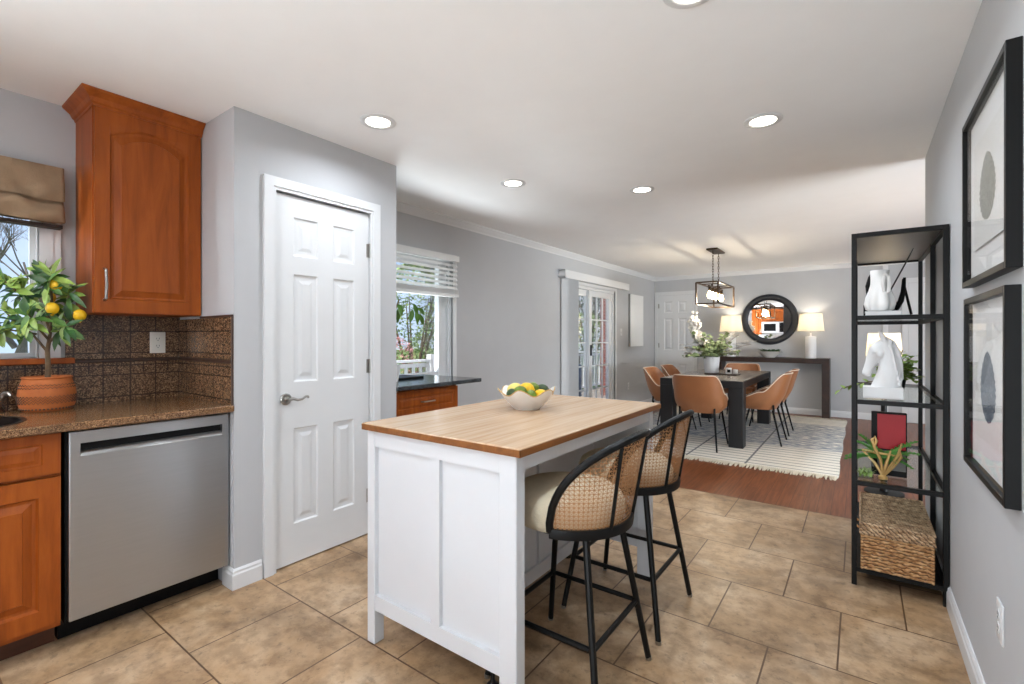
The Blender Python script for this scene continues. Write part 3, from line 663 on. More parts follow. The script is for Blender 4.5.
# dishwasher
t = thing('dishwasher', 'stainless steel dishwasher with pocket handle under the brown granite counter', 'dishwasher', (XL, .79, 0))
D = -2.545-XL; y0, y1 = .488-.79, 1.086-.79
boxes('tub', M['blacksat'], ((.03, y0-.006, .10), (D-.03, y1+.004, .878)), parent=t)
boxes('toe_panel', M['blacksat'], ((.1, y0-.008, .0), (D-.135, y1+.004, .105)), parent=t)
m = MB(); m.box((D-.03, y0, .112), (D, y1, .872), .006, 2); door = m.build('door', M['steel'], t, angle=20)
cu = MB(); cu.box((D-.02, y0+.036, .770), (D+.05, y1-.032, .822)); cut(door, cu, t)
m = MB(); m.box((D-.0205, y0+.034, .768), (D-.018, y1-.030, .824)); hp = m.build('handle_pocket', M['blacksat'], t, smooth=False)
m = MB(); m.grid([[(D-.018+.019*i/6, y, .790-.021*(i/6)**1.6) for i in range(7)] for y in (y0+.037, y1-.033)]); g = m.build('handle_lip', M['steel'], door)
# small filler strip left of it
# backsplash
SP = .0085
boxes_bs = MB()
boxes_bs.box((XL, .600, 1.139), (XL+SP, PY0, 1.366)); boxes_bs.box((XL+SP, PY0-SP, 1.139), (PX-.004, PY0, 1.352))
boxes_bs.box((XL, YR+.4, .914), (XL+SP, PY0, 1.062)); boxes_bs.box((XL+SP, PY0-SP, .914), (PX-.004, PY0, 1.062))
struct(boxes_bs.build('trim_5', M['splash'], smooth=False))
m = MB(); m.box((XL, YR+.4, 1.062), (XL+SP, PY0, 1.119)); m.box((XL+SP, PY0-SP, 1.062), (PX-.004, PY0, 1.119)); struct(m.build('trim_6', M['mosaic'], smooth=False))
m = MB(); m.box((XL, YR+.4, 1.119), (XL+.014, PY0, 1.139), .004); m.box((XL+SP, PY0-.014, 1.119), (PX-.003, PY0, 1.139), .004)
m.box((XL+.31, PY0-.012, 1.352), (PX-.003, PY0, 1.364), .003); m.box((PX-.012, PY0-.011, .915), (PX-.002, PY0, 1.36), .003); struct(m.build('trim_7', M['liner'], smooth=False))
# upper cabinet
UW0, UW1, UX = .640, PY0-.002, -2.885
def upper_cabinet(name, label, w, z0, z1, loc, rz=0, doors=1, crown_side=True, arch=.05, cat='cabinet'):
    D = UX-XL; t = thing(name, label, cat, loc, rz)
    m = MB(); m.box((.002, -w/2, z0), (D-.022, w/2, z1)); m.box((D-.022, -w/2, z0), (D-.019, w/2, z1)); m.build('carcass', M['cab'], t, smooth=False)
    for k in range(doors):
        y0 = -w/2+.004+(w-.004)*k/doors; y1 = -w/2+(w-.004)*(k+1)/doors
        m = MB(); panel_front(m, [y0, y0+.056, y1-.056, y1], [z0+.004, z0+.066, z1-.072, z1-.004], {(1, 1)}, lambda u, v, d: (D-d, u, v), RAISED, arch=arch)
        do = m.build('door', M['cab'], t, smooth=False)
        if z1-z0 > .5:
            m = MB(); m.tube([(D-.002, y0+.036, z0+.062), (D+.024, y0+.036, z0+.068), (D+.034, y0+.036, z0+.137), (D+.024, y0+.036, z0+.205), (D-.002, y0+.036, z0+.21)], .0062, 10); m.build('handle', M['nickel'], do)
    if crown_side:
        pr = [(0, .0), (.004, .0), (.006, .010), (.014, .016), (.022, .034), (.042, .052), (.05, .058), (.052, .066), (0, .066)]
        rows = [[(.002, -w/2-d, z1-.012+z) for d, z in pr], [(D+d, -w/2-d, z1-.012+z) for d, z in pr], [(D+d, w/2, z1-.012+z) for d, z in pr]]
        m = MB(); V = m.grid(rows, True); m.bm.faces.new(V[0]); m.bm.faces.new(V[-1][::-1]); m.build('crown', M['cab'], t, smooth=False)
    return t
upper_cabinet('wall_cabinet', 'cherry wood wall cabinet with arched door panel and crown, left of the pantry', UW1-UW0, 1.366, 2.345, (XL, (UW0+UW1)/2, 0))
# wall behind the camera (seen in the round mirror): cabinets and a microwave
for k, x in enumerate((-2.49, -1.53)):
    base_cabinet('base_cabinet', 'cherry base cabinet of the run behind the camera', .94, (x, YR, 0), PI/2)['group'] = 'base cabinets behind the camera'
m = MB(); m.box((-2.484, YR+.002, .882), (-1.04, YR+.66, .914), .004); tag(m.build('countertop', M['counter'], smooth=False), 'granite countertop of the run behind the camera', 'countertop')
for x, w, z0 in ((-2.88, .62, 1.366), (-2.17, .78, 1.84), (-1.41, .72, 1.366)):
    upper_cabinet('wall_cabinet', 'cherry wall cabinet over the microwave in the round mirror' if z0 > 1.5 else 'cherry wall cabinet of the run behind the camera', w, z0, 2.312, (x, YR, 0), PI/2, 2, False, .03)['group'] = 'wall cabinets behind the camera'
t = thing('microwave', 'white over counter microwave reflected in the round mirror', 'microwave', (-2.17, YR, 1.42))
boxes('body', M['white'], ((-.38, .002, 0), (.38, .38, .41)), parent=t, bev=.008)
boxes('door', M['white'], ((-.37, .38, .01), (.18, .40, .40)), parent=t, bev=.004); boxes('window', M['blacksat'], ((-.31, .4, .07), (.08, .403, .34)), parent=t)
boxes('control_panel', M['blacksat'], ((.2, .38, .03), (.36, .386, .38)), parent=t)
# outlets
def outlet(loc, rz, label, mat='outletw', w=.074, h=.118):
    """local: wall at x=0, facing +x"""
    t = thing('outlet', label, 'outlet', loc, rz)
    m = MB(); m.box((0, -w/2, -h/2), (.006, w/2, h/2), .003, 2); m.build('cover_plate', M[mat], t)
    for z in (-.02, .02):
        m = MB(); m.lathe([(0, 0), (.0165, 0), (.0165, .002), (0, .002)], 20); m.xf(Matrix.Translation((.006, 0, z)) @ Matrix.Rotation(PI/2, 4, 'Y'))
        s = m.build('socket', M[mat], t)
        m = MB()
        for y in (-.006, .006): m.box((.0078, y-.001, z-.002), (.0086, y+.001, z+.007))
        m.lathe([(0, 0), (.0022, 0), (.0022, .0006), (0, .0006)], 8, (0, 0, 0)) if False else m.box((.0078, -.002, z-.010), (.0086, .002, z-.006)); m.build('slots', M['blacksat'], s, smooth=False)
    return t
outlet((XL+SP, .985, 1.222), 0, 'ivory double outlet on the brown granite backsplash')
outlet((XR, 1.985, .412), PI, 'white double outlet low on the right wall below the framed prints', 'white')
outlet((XL, 7.735, .42), 0, 'white outlet low on the wall between the patio door and the leather chair', 'white')
t = thing('light_switch', 'white light switch on the grey wall right of the patio door', 'light switch', (XL, 7.44, 1.34))
m = MB(); m.box((0, -.036, -.058), (.006, .036, .058), .003, 2); m.build('cover_plate', M['white'], t)
m = MB(); m.box((.006, -.008, -.014), (.014, .008, .014), .003); m.build('toggle', M['white'], t)

# ---- lemon tree in a terracotta pot
t = thing('potted_lemon_tree', 'small lemon tree in a patterned terracotta pot on the granite counter', 'plant', (-3.05, .512, .914))
m = MB(); m.lathe([(0, 0), (.081, 0), (.089, .006), (.098, .03), (.101, .07), (.097, .108), (.087, .134), (.084, .146), (.089, .152), (.085, .156), (.079, .150), (.079, .125), (0, .125)], 44)
pot = m.build('pot', M['terra'], t)
m = MB()
for z0, r, n, amp in ((.042, .1003, 40, .006), (.054, .1012, 40, .006), (.066, .1018, 40, .006), (.108, .0975, 40, .004), (.120, .0935, 40, .004)):
    m.tube([((r+.0006)*cos(2*PI*k/80), (r+.0006)*sin(2*PI*k/80), z0+amp*(1 if k % 2 else -1)) for k in range(80)], .0014, 4, True)
for k in range(44):
    a = 2*PI*k/44; m.ball((.0935*cos(a), .0935*sin(a), .012), .0042, 6, 4)
m.build('zigzag_pattern', M['terrapat'], pot)
random.seed(3)
SR = Vector((cos(YAW), sin(YAW), 0)); SF = Vector((-sin(YAW), cos(YAW), 0)); UP = Vector((0, 0, 1))
def tp(l, zz, d=0): return SR*l+SF*d+UP*(zz if zz < .3 else .3+(zz-.3)*.86)
m = MB(); trunk = [tp(0, .12), tp(.003, .2), tp(.0, .275), tp(.012, .36), tp(.018, .46), tp(.02, .56), tp(.016, .66)]
m.tube(trunk, [.0115, .010, .009, .0065, .0055, .0045, .003], 8)
ends = [(.0, .27, [(-.05, .36, -.02), (-.12, .44, -.04), (-.20, .50, -.02)]), (.005, .31, [(.05, .37, .0), (.11, .40, -.03), (.145, .40, -.06)]),
        (.012, .36, [(-.05, .46, .04), (-.10, .55, .02), (-.13, .60, .0)]), (.016, .42, [(.06, .50, .02), (.10, .56, .0), (.12, .58, -.02)]),
        (.016, .44, [(-.03, .54, -.06), (-.06, .60, -.10), (-.08, .63, -.11)]), (.018, .50, [(.05, .57, -.05), (.075, .63, -.07), (.085, .67, -.06)]),
        (-.05, .36, [(-.11, .38, -.05), (-.17, .39, -.07), (-.22, .38, -.06)]), (.02, .56, [(-.02, .63, .03), (-.04, .68, .04), (-.05, .70, .03)]), (.005, .33, [(.03, .40, -.08), (.05, .44, -.12), (.05, .46, -.14)])]
brs = []
for l, zz, q in ends:
    pts = [tp(l, zz)]+[tp(*w) for w in q]
    for p in pts: p.x = max(p.x, -.12)
    m.tube(pts, [.0055, .0045, .0035, .002], 6); brs.append(pts)
m.build('trunk', M['bark'], t)
m = MB(); m2 = MB(); m3 = MB()
for bi, pts in enumerate(brs+[[Vector(p) for p in trunk[-4:]]]):
    for k in range(23):
        s = random.uniform(.34, 1.04); i = min(int(s*(len(pts)-1)), len(pts)-2); f = s*(len(pts)-1)-i
        p = pts[i].lerp(pts[i+1], f); a = random.uniform(0, 2*PI)
        d = SR*cos(a)+UP*(.75*sin(a)+.1)+SF*random.uniform(-.5, .2)
        if p.x+d.x*.1 < -.13: d.x = abs(d.x)*.5
        nrm = -SF*random.uniform(.4, 1)+UP*random.uniform(.2, 1)+SR*random.uniform(-.4, .4)
        random.choice((m, m, m2, m2, m3)).leaf(p, d, random.uniform(.06, .095), random.uniform(.024, .034), random.uniform(.1, .45), nrm)
m.build('leaves', M['leaf'], t, recalc=False); o = m2.build('leaves', M['leaflight'], t, recalc=False); o['label'] = 'paler young leaves'; o = m3.build('leaves', M['leafdark'], t, recalc=False); o['label'] = 'dark green leaves'
for l, zz, d in ((.085, .62, -.05), (.080, .495, -.06), (.150, .462, -.0), (-.02, .56, .03)):
    p = tp(l, zz, d); m = MB(); m.ball(p, (.0245, .0245, .028), 16, 10); m.ball((p[0], p[1], p[2]-.028), (.007, .007, .007), 8, 5); m.build('lemon', M['lemon'], t)

# ================================================================== DESK BY THE SECOND WINDOW
t = thing('desk_cabinet', 'cherry drawer cabinet under the dark granite desk top by the window', 'cabinet', (XL, 2.45, 0))
D = .64
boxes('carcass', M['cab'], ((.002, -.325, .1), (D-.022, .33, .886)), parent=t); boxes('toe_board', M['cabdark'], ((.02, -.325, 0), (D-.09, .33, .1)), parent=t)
for z0, z1 in ((.70, .872), (.41, .69), (.115, .40)):
    m = MB(); panel_front(m, [-.322, -.27, .275, .327], [z0, z0+.045, z1-.045, z1], {(1, 1)}, lambda u, v, d: (D-d, u, v), [(0, 0, 0), (.003, .006, 0), (.008, .007, 0), (.022, .002, 0)])
    dr = m.build('drawer', M['cab'], t, smooth=False); zc = (z0+z1)/2
    m = MB(); m.tube([(D, -.06, zc), (D+.026, -.055, zc), (D+.028, 0, zc), (D+.026, .055, zc), (D, .06, zc)], .0055, 8); m.build('handle', M['nickel'], dr)
m = MB(); m.box((XL, PY1+.002, .888), (-2.50, 3.00, .918), .004); tag(m.build('granite_worktop', M['deskstone'], smooth=False), 'dark granite desk top running under the half covered window', 'countertop')
boxes_t = MB(); boxes_t.box((XL+.05, 2.14, .918), (XL+.32, 2.72, .935), .004); tag(boxes_t.build('laptop', M['black'], smooth=False), 'flat dark closed laptop on the granite desk by the window', 'laptop')
t = thing('potted_plant', 'leafy green plant on the desk, half hidden by the pantry corner', 'plant', (-2.86, 2.36, .918))
m = MB(); m.lathe([(0, 0), (.055, 0), (.07, .1), (.075, .12), (.068, .12), (.06, .1), (0, .1)], 24); m.build('pot', M['plaster'], t)
m = MB(); m.tube([(0, 0, .1), (-.01, 0, .3), (.01, .02, .5), (.0, .08, .62)], .006, 6); m.build('stem', M['bark'], t)
m = MB(); random.seed(12)
for k in range(8):
    a = PI*.55+k*.5; m.leaf((.0, .08, .62-.03*(k % 3)), (cos(a)*.5, .15+.35*sin(a), .2-.35*(k % 3)), .13, .04, .35)
for l, zz, dx, dz in ((.20, .555, -.25, -1), (.235, .545, .2, -1), (.27, .52, .5, -.9), (.21, .60, .3, -.7), (.25, .57, .8, -.5)):
    m.leaf((.02, l, zz), (.1, dx, dz), .105, .04, .25, (1, -.6, .3))
m.tube([(.0, .08, .60), (.01, .16, .615), (.02, .22, .59), (.02, .26, .55)], .003, 5)
m.build('leaves', M['leaf'], t, recalc=False)

# ================================================================== ISLAND
t = thing('kitchen_island', 'white panelled kitchen island with a butcher block top in the middle of the tile floor', 'kitchen island', (-1.25, 1.855, 0))
ix0, ix1, iy0, iy1 = -1.64+1.25, -.884+1.25, 1.232-1.855, 2.475-1.855
m = MB(); m.box((ix0-.006, iy0-.022, .874), (ix1+.030, iy1+.03, .902), .004, 2); tp = m.build('top', M['butcher'], t, angle=20)
m = MB(); m.box((ix0-.0068, iy0-.0228, .8745), (ix1+.0308, iy0-.0210, .8975)); m.box((ix1+.029, iy0-.0228, .8745), (ix1+.0308, iy1+.0308, .8975)); e_ = m.build('edge_band', M['butcheredge'], tp, smooth=False); e_['label'] = 'darker oiled wood edge'
def leg_at(x0, x1, y0, y1):
    m = MB(); m.box((x0, y0, 0), (x1, y1, .874), .003); return m.build('leg', M['island'], t, smooth=False)
for x0, x1 in ((ix0, ix0+.046), (ix1-.07, ix1)):
    for y0, y1 in ((iy0, iy0+.05), (iy1-.05, iy1)): leg_at(x0, x1, y0, y1)
for s, ya, yb in ((-1, iy0, iy0+.03), (1, iy1-.03, iy1)):      # end panels
    f = (lambda u, v, d: (u, iy0+.004+d, v)) if s < 0 else (lambda u, v, d: (u, iy1-.004-d, v))
    m = MB(); panel_front(m, [ix0+.046, ix0+.368, ix0+.41, ix1-.07], [.138, .200, .806, .873], {(0, 1), (2, 1)}, f, [(0, 0, 0), (.0005, .016, 0)], thick=.036)
    m.build('end_panel', M['island'], t, smooth=False)
boxes('apron', M['island'], ((ix1-.03, iy0+.05, .815), (ix1-.006, iy1-.05, .873)), parent=t); boxes('apron', M['island'], ((ix0+.004, iy0+.05, .815), (ix0+.028, iy1-.05, .873)), parent=t)
bx = -1.20+1.25
m = MB(); panel_front(m, [iy0+.04, iy0+.62, iy1-.04], [.138, .200, .80, .873], {(0, 1), (1, 1)}, lambda u, v, d: (bx-d, u, v), [(0, 0, 0), (.0005, .012, 0)], thick=.02); m.build('back_panel', M['island'], t, smooth=False)
m = MB(); m.box((ix0+.03, iy0+.04, .138), (bx-.02, iy1-.04, .86)); m.build('cabinet_body', M['island'], t, smooth=False)
for k, (ya, yb) in enumerate(((iy0+.055, (iy0+iy1)/2-.003), ((iy0+iy1)/2+.003, iy1-.055))):
    m = MB(); panel_front(m, [ya, ya+.06, yb-.06, yb], [.2, .26, .74, .80], {(1, 1)}, lambda u, v, d: (ix0+.01+d, u, v), [(0, 0, 0), (.0005, .01, 0)], thick=.02); m.build('door', M['island'], t, smooth=False)
for x, y in ((ix1-.175, iy0+.10), (ix0+.30, (iy0+iy1)/2), (ix1-.46, iy1-.1)):
    m = MB(); m.lathe([(0, .0), (.02, .0), (.022, .012), (.012, .02), (.008, .03), (.008, .14), (0, .14)], 14, (x, y, 0)); m.build('leveling_foot', M['black'], t)
# bowl of citrus
BX_, BY_ = -1.318, 1.925
t = tag(bpy.data.objects.new('fruit_bowl', None), 'white bowl with a wavy gilded rim on the butcher block island top', 'bowl'); COL.objects.link(t); t.location = (BX_, BY_, .902)
def wav(a, r, z, p):
    k = max(0, (z-.03)/.06); w = min(1.3, k*k)
    rr = r*(1.05+.08*w*cos(6*a+.5)); return (rr*cos(a), rr*sin(a), z+.017*w*cos(6*a+.9))
m = MB(); m.lathe([(0, .004), (.058, .0), (.062, .004), (.07, .012), (.10, .045), (.128, .085), (.131, .086), (.127, .088), (.098, .049), (.066, .018), (0, .014)], 60, fn=wav); m.build('bowl_body', M['porcelain'], t)
m = MB(); m.tube([wav(2*PI*k/60, .130, .0875, 0) for k in range(60)], .0026, 6, True); m.build('rim', M['gold'], t)
FR = [('lemon', 'lemon', (.0, -.01, .096), .034, 'yellow lemon on top of the fruit in the wavy bowl'),
      ('lime', 'lime', (-.030, -.038, .085), .031, 'green lime resting on the pile at the left of the topmost lemon'),
      ('lime', 'lime', (.018, -.052, .070), .029, 'small green lime at the front of the wavy bowl'),
      ('lemon', 'lemon', (.066, -.032, .070), .030, 'yellow lemon at the front right of the wavy bowl'),
      ('lime', 'limedark', (.080, .045, .085), .032, 'dark green lime at the right rim of the wavy bowl'),
      ('lime', 'limedark', (-.072, -.035, .074), .029, 'dark green lime at the left rim of the wavy bowl'),
      ('lemon', 'pale', (-.055, .035, .088), .036, 'pale yellow lemon behind the limes at the back left of the bowl'),
      ('lemon', 'pale', (.030, .055, .090), .034, 'pale yellow lemon at the back right of the bowl'),
      ('lime', 'lime', (.0, .0, .050), .034, 'green lime at the bottom of the bowl under the other fruit'),
      ('lime', 'lime', (.028, .018, .098), .030, 'yellowish green lime right of the topmost lemon')]
for k, (nm, mt, p, r, lb) in enumerate(FR):
    m = MB(); a = k*1.1
    m.ball((0, 0, 0), (r*1.18, r*.95, r*.95), 18, 12); m.ball((r*1.15, 0, 0), r*.22, 8, 6)
    m.xf(Matrix.Rotation(a, 4, 'Z') @ Matrix.Rotation(.3*sin(k), 4, 'Y'))
    tag(m.build(nm, M[mt], None, (BX_+p[0]*cos(YAW)-p[1]*sin(YAW), BY_+p[0]*sin(YAW)+p[1]*cos(YAW), .902+p[2])), lb, nm, 'citrus fruit in the bowl')

# ================================================================== COUNTER STOOLS
def surf(th, v):
    """point on the barrel back: th 0 = +x (rear), v 0 hoop .. 1 rail"""
    a = th/math.radians(79); w = max(0, 1-a*a)**.55
    r0 = .222; r1 = .222+.058*w; zt = .598+.320*w
    r = r0+(r1-r0)*v; return Vector((r*cos(th), r*sin(th)*1.0, .60+(zt-.60)*v))
def make_stool(label, loc):
    t = thing('counter_stool', label, 'bar stool', loc, 0)
    m = MB(); m.lathe([(0, .575), (.18, .575), (.205, .583), (.218, .61), (.218, .645), (.206, .672), (.18, .69), (.12, .70), (0, .703)], 40, (-.015, 0, 0)); m.build('seat', M['cushion'], t, angle=80)
    m = MB(); m.lathe([(0, .560), (.16, .560), (.16, .575), (0, .575)], 32, (-.01, 0, 0)); m.build('seat_base', M['black'], t)
    tm = math.radians(78.5)
    m = MB(); m.tube([surf(-tm, 0)]+[surf(-tm+2*tm*k/48, 1) for k in range(49)]+[surf(tm, 0)], .0135, 10); m.build('top_rail', M['black'], t)
    m = MB(); rows = []
    for k in range(49):
        th = -tm+2*tm*k/48; c, s = cos(th), sin(th); rows.append([((.222+dx)*c, (.222+dx)*s, .594+dz) for dx, dz in ((-.010, -.016), (.010, -.016), (.012, 0), (.010, .016), (-.010, .016))])
    V = m.grid(rows, True); m.bm.faces.new(V[0]); m.bm.faces.new(V[-1][::-1]); m.build('hoop', M['black'], t)
    for d in (-24, 24):
        th = math.radians(d); m = MB(); m.tube([surf(th, v)*1.0+Vector((cos(th), sin(th), 0))*.006 for v in (0, .5, 1)], .0065, 8); m.build('back_post', M['black'], t)
    # woven cane: open lattice of strands on the barrel surface
    m = MB(); S = .0165; tmc = math.radians(77)
    def strand(pts, w, off):
        rows = []
        for i, (th, v) in enumerate(pts):
            p = surf(th, v); q = surf(*pts[min(i+1, len(pts)-1)])-surf(*pts[max(i-1, 0)]); nrm = Vector((cos(th), sin(th), -.15)).normalized(); q.normalize(); s = q.cross(nrm).normalized()
            p = p+nrm*(off-.002); rows.append([p-s*w, p+s*w])
        m.grid(rows)
    nth = 40
    for k in range(nth+1):
        th = -tmc+2*tmc*k/nth
        strand([(th, v/6) for v in range(7)], .0015, 0)
    zmax = .30; nv = int(zmax/.0150)
    def vz(th, z):
        zt = surf(th, 1).z; return (z-.60)/max(zt-.60, 1e-4)
    for k in range(1, nv):
        z = .60+k*.0150; run = []
        for i in range(113):
            th = -tmc+2*tmc*i/112; v = vz(th, z)
            if v <= 1: run.append((th, v))
            elif run: strand(run, .0014, .0012); run = []
        if len(run) > 1: strand(run, .0014, .0012)
    for sgn in (-1, 1):       # diagonals
        for k in range(-24, nth+24):
            run = []
            for i in range(0, 42):
                z = .60+i*.0075; th = -tmc+2*tmc*(k+sgn*i*.5)/nth
                if abs(th) > tmc: 
                    if len(run) > 1: strand(run, .0009, .0022)
                    run = []; continue
                v = vz(th, z)
                if v <= 1: run.append((th, v))
                else: break
            if len(run) > 1: strand(run, .0009, .0022)
    m.build('cane_back', M['cane'], t, smooth=False, recalc=False)
    ring = []
    for sx, sy in ((-1, -1), (1, -1), (1, 1), (-1, 1)):
        a, b = Vector((sx*.135, sy*.135, .585)), Vector((sx*.222, sy*.222, .004))
        m = MB(); m.tube([a, b], [.0125, .0115], 10); lg = m.build('leg', M['black'], t)
        m = MB(); m.lathe([(0, 0), (.011, 0), (.0125, .006), (.0118, .014), (0, .014)], 12, (sx*.222, sy*.222, 0)); m.build('foot_cap', M['nickel'], lg)
        q = a.lerp(b, (.585-.235)/.581); ring.append(q)
    R = []
    for i in range(4):
        p, n_, pr_ = ring[i], ring[(i+1) % 4], ring[i-1]
        for f in (.12, .04): R.append(p.lerp(pr_, f))
        for f in (.04, .12): R.append(p.lerp(n_, f))
    m = MB(); m.tube(R, .0095, 8, True); m.build('footrest', M['black'], t)
    return t
make_stool('cane back counter stool nearest the camera, at the near end of the island', (-.885, 1.583, 0))
s2 = copy_tree(bpy.data.objects['counter_stool']); s2.location = (-.885, 2.140, 0); s2['label'] = 'cane back counter stool farther away, at the far end of the island'

# ================================================================== DINING ROOM
RX0, RX1, RY0, RY1 = -2.72, -.16, 5.10, 8.66
t = thing('area_rug', 'cream and grey striped woven rug with fringed ends under the dining table', 'rug', ((RX0+RX1)/2, (RY0+RY1)/2, 0))
hx, hy = (RX1-RX0)/2, (RY1-RY0)/2; random.seed(5)
m = MB(); n = 60
rows = [[(-hx+.012*sin(j*.8)+.01*random.random() if i == 0 else (hx+.006*sin(j*.35)+.004*random.random() if i == 8 else -hx+2*hx*i/8), -hy+2*hy*j/n, .008+.001*sin(j*2+i)) for i in range(9)] for j in range(n+1)]
m.grid(rows); o = m.build('weave', M['rug'], t, recalc=False); sd = o.modifiers.new('s', 'SOLIDIFY'); sd.thickness = .007; sd.offset = -1
m = MB()
for s in (-1, 1):
    for k in range(150):
        x = -hx+2*hx*(k+.5)/150; y = s*hy; a = random.uniform(-.3, .3)
        m.tube([(x, y-s*.02, .010), (x+.005*a, y+s*.015, .011), (x+.05*a, y+s*random.uniform(.07, .11), .005)], [.008, .009, .006], 5)
fr = m.build('fringe', M['fringe'], t); fr['kind'] = 'stuff'
# table
TX0, TX1, TY0, TY1 = -1.985, -1.05, 5.80, 7.82
Z0 = .009
t = thing('dining_table', 'black dining table with block legs and a grey stone top on the striped rug', 'dining table', ((TX0+TX1)/2, (TY0+TY1)/2, Z0))
hx, hy = (TX1-TX0)/2, (TY1-TY0)/2; ht = .76-Z0
m = MB(); m.box((-hx, -hy, ht-.085), (hx, -hy+.1, ht-.004), .003); m.box((-hx, hy-.1, ht-.085), (hx, hy, ht-.004), .003); m.box((-hx, -hy+.1, ht-.085), (-hx+.1, hy-.1, ht-.004), .003); m.box((hx-.1, -hy+.1, ht-.085), (hx, hy-.1, ht-.004), .003); m.build('frame', M['blackwood'], t, smooth=False)
m = MB()
for i in range(3):
    for j in range(6): m.box((-hx+.012+i*(2*hx-.024)/3+.001, -hy+.012+j*(2*hy-.024)/6+.001, ht-.02), (-hx+.012+(i+1)*(2*hx-.024)/3-.001, -hy+.012+(j+1)*(2*hy-.024)/6-.001, ht), .0015)
m.build('tabletop', M['tabletop'], t, smooth=False)
for sx in (-1, 1):
    for sy in (-1, 1):
        m = MB(); m.box((sx*hx, sy*hy, 0), (sx*(hx-.155), sy*(hy-.155), ht-.085), .004); m.build('leg', M['blackwood'], t, smooth=False)
# leather chairs
def cpt(th, v, off):
    """tub shell: th 0 = back (-y), v 0 bottom .. 1 rim"""
    s, c = sin(th), -cos(th); n = 3.2; A, B = .262, .245
    rr = 1/((abs(s)/A)**n+(abs(c)/B)**n)**(1/n)
    a = abs(th); k = max(0, min(1, (a-.72)/.62)); k = k*k*(3-2*k)
    k2 = max(0, min(1, (a-1.45)/.75)); top = .825-.215*k-.10*k2
    z = .405+(top-.405)*v
    ex = .80+.20*min(1, v*2.6)**.7 + .10*max(0, (z-.45))/.38
    r = rr*ex-off
    return Vector((r*s, r*c-(z-.45)*.22*max(0, cos(th)), z))
def make_chair(label, loc, rz):
    t = thing('dining_chair', label, 'chair', loc, rz, 'leather dining chairs round the table')
    TM = 2.15; nu, nv = 44, 9; m = MB()
    outer = [[cpt(-TM+2*TM*i/nu, j/nv, 0) for i in range(nu+1)] for j in range(nv+1)]
    inner = [[cpt(-TM+2*TM*i/nu, j/nv, .028) for i in range(nu+1)] for j in range(nv, 1, -1)]
    m.grid(outer+inner); 
    rows = outer+inner
    for e in (0, nu): m.poly([r[e] for r in rows])
    m.build('backrest', M['leather'], t, angle=60)
    m = MB(); pan = [(-TM+2*TM*i/nu) for i in range(nu+1)]
    out = [cpt(th, 0, 0) for th in pan]; front = [Vector((.20, .245, .41)), Vector((0, .262, .412)), Vector((-.20, .245, .41))]
    ring = out+front
    def lvl(z, s): return [(p.x*s, p.y*s, z) for p in ring]
    V = m.grid([lvl(.403, .93), lvl(.40, 1.0), lvl(.42, 1.03), lvl(.455, 1.02), lvl(.472, .95), lvl(.478, .6)], True); m.bm.faces.new(V[0][::-1]); m.bm.faces.new(V[-1]); m.build('seat', M['leather'], t, angle=60)
    m = MB(); m.tube([cpt(-TM+2*TM*i/60, 1.0, -.001) for i in range(61)], .0052, 6); m.build('piping', M['piping'], t)
    for sx in (-1, 1):
        for sy in (-1, 1):
            y0 = -.17 if sy < 0 else .17; m = MB(); m.tube([(sx*.185, y0, .40), (sx*.232, sy*.265, .0)], [.0125, .009], 8); lg = m.build('leg', M['black'], t)
            if sy < 0: m = MB(); m.tube([(sx*.187, y0-.005, .46), (sx*.187, y0-.012, .385)], .012, 6); m.build('bracket', M['black'], lg)
    return t
z = .0095
c0 = make_chair('tan leather dining chair at the near end of the table, back to the camera', (-1.475, 5.70, z), 0)
def chair(x, y, rz, lb):
    c = copy_tree(c0); c.location = (x, y, z); c.rotation_euler = (0, 0, rz); c['label'] = lb
chair(-.985, 6.40, PI/2, 'tan leather dining chair on the right side of the table, nearer the camera')
chair(-.985, 7.11, PI/2, 'tan leather dining chair on the right side of the table, nearer the console')
chair(-2.05, 6.42, -PI/2, 'tan leather dining chair on the left side of the table, nearer the camera')
chair(-2.05, 7.13, -PI/2, 'tan leather dining chair on the left side of the table, nearer the white door')
chair(-1.50, 7.98, PI, 'tan leather dining chair at the far end of the table, in front of the console')
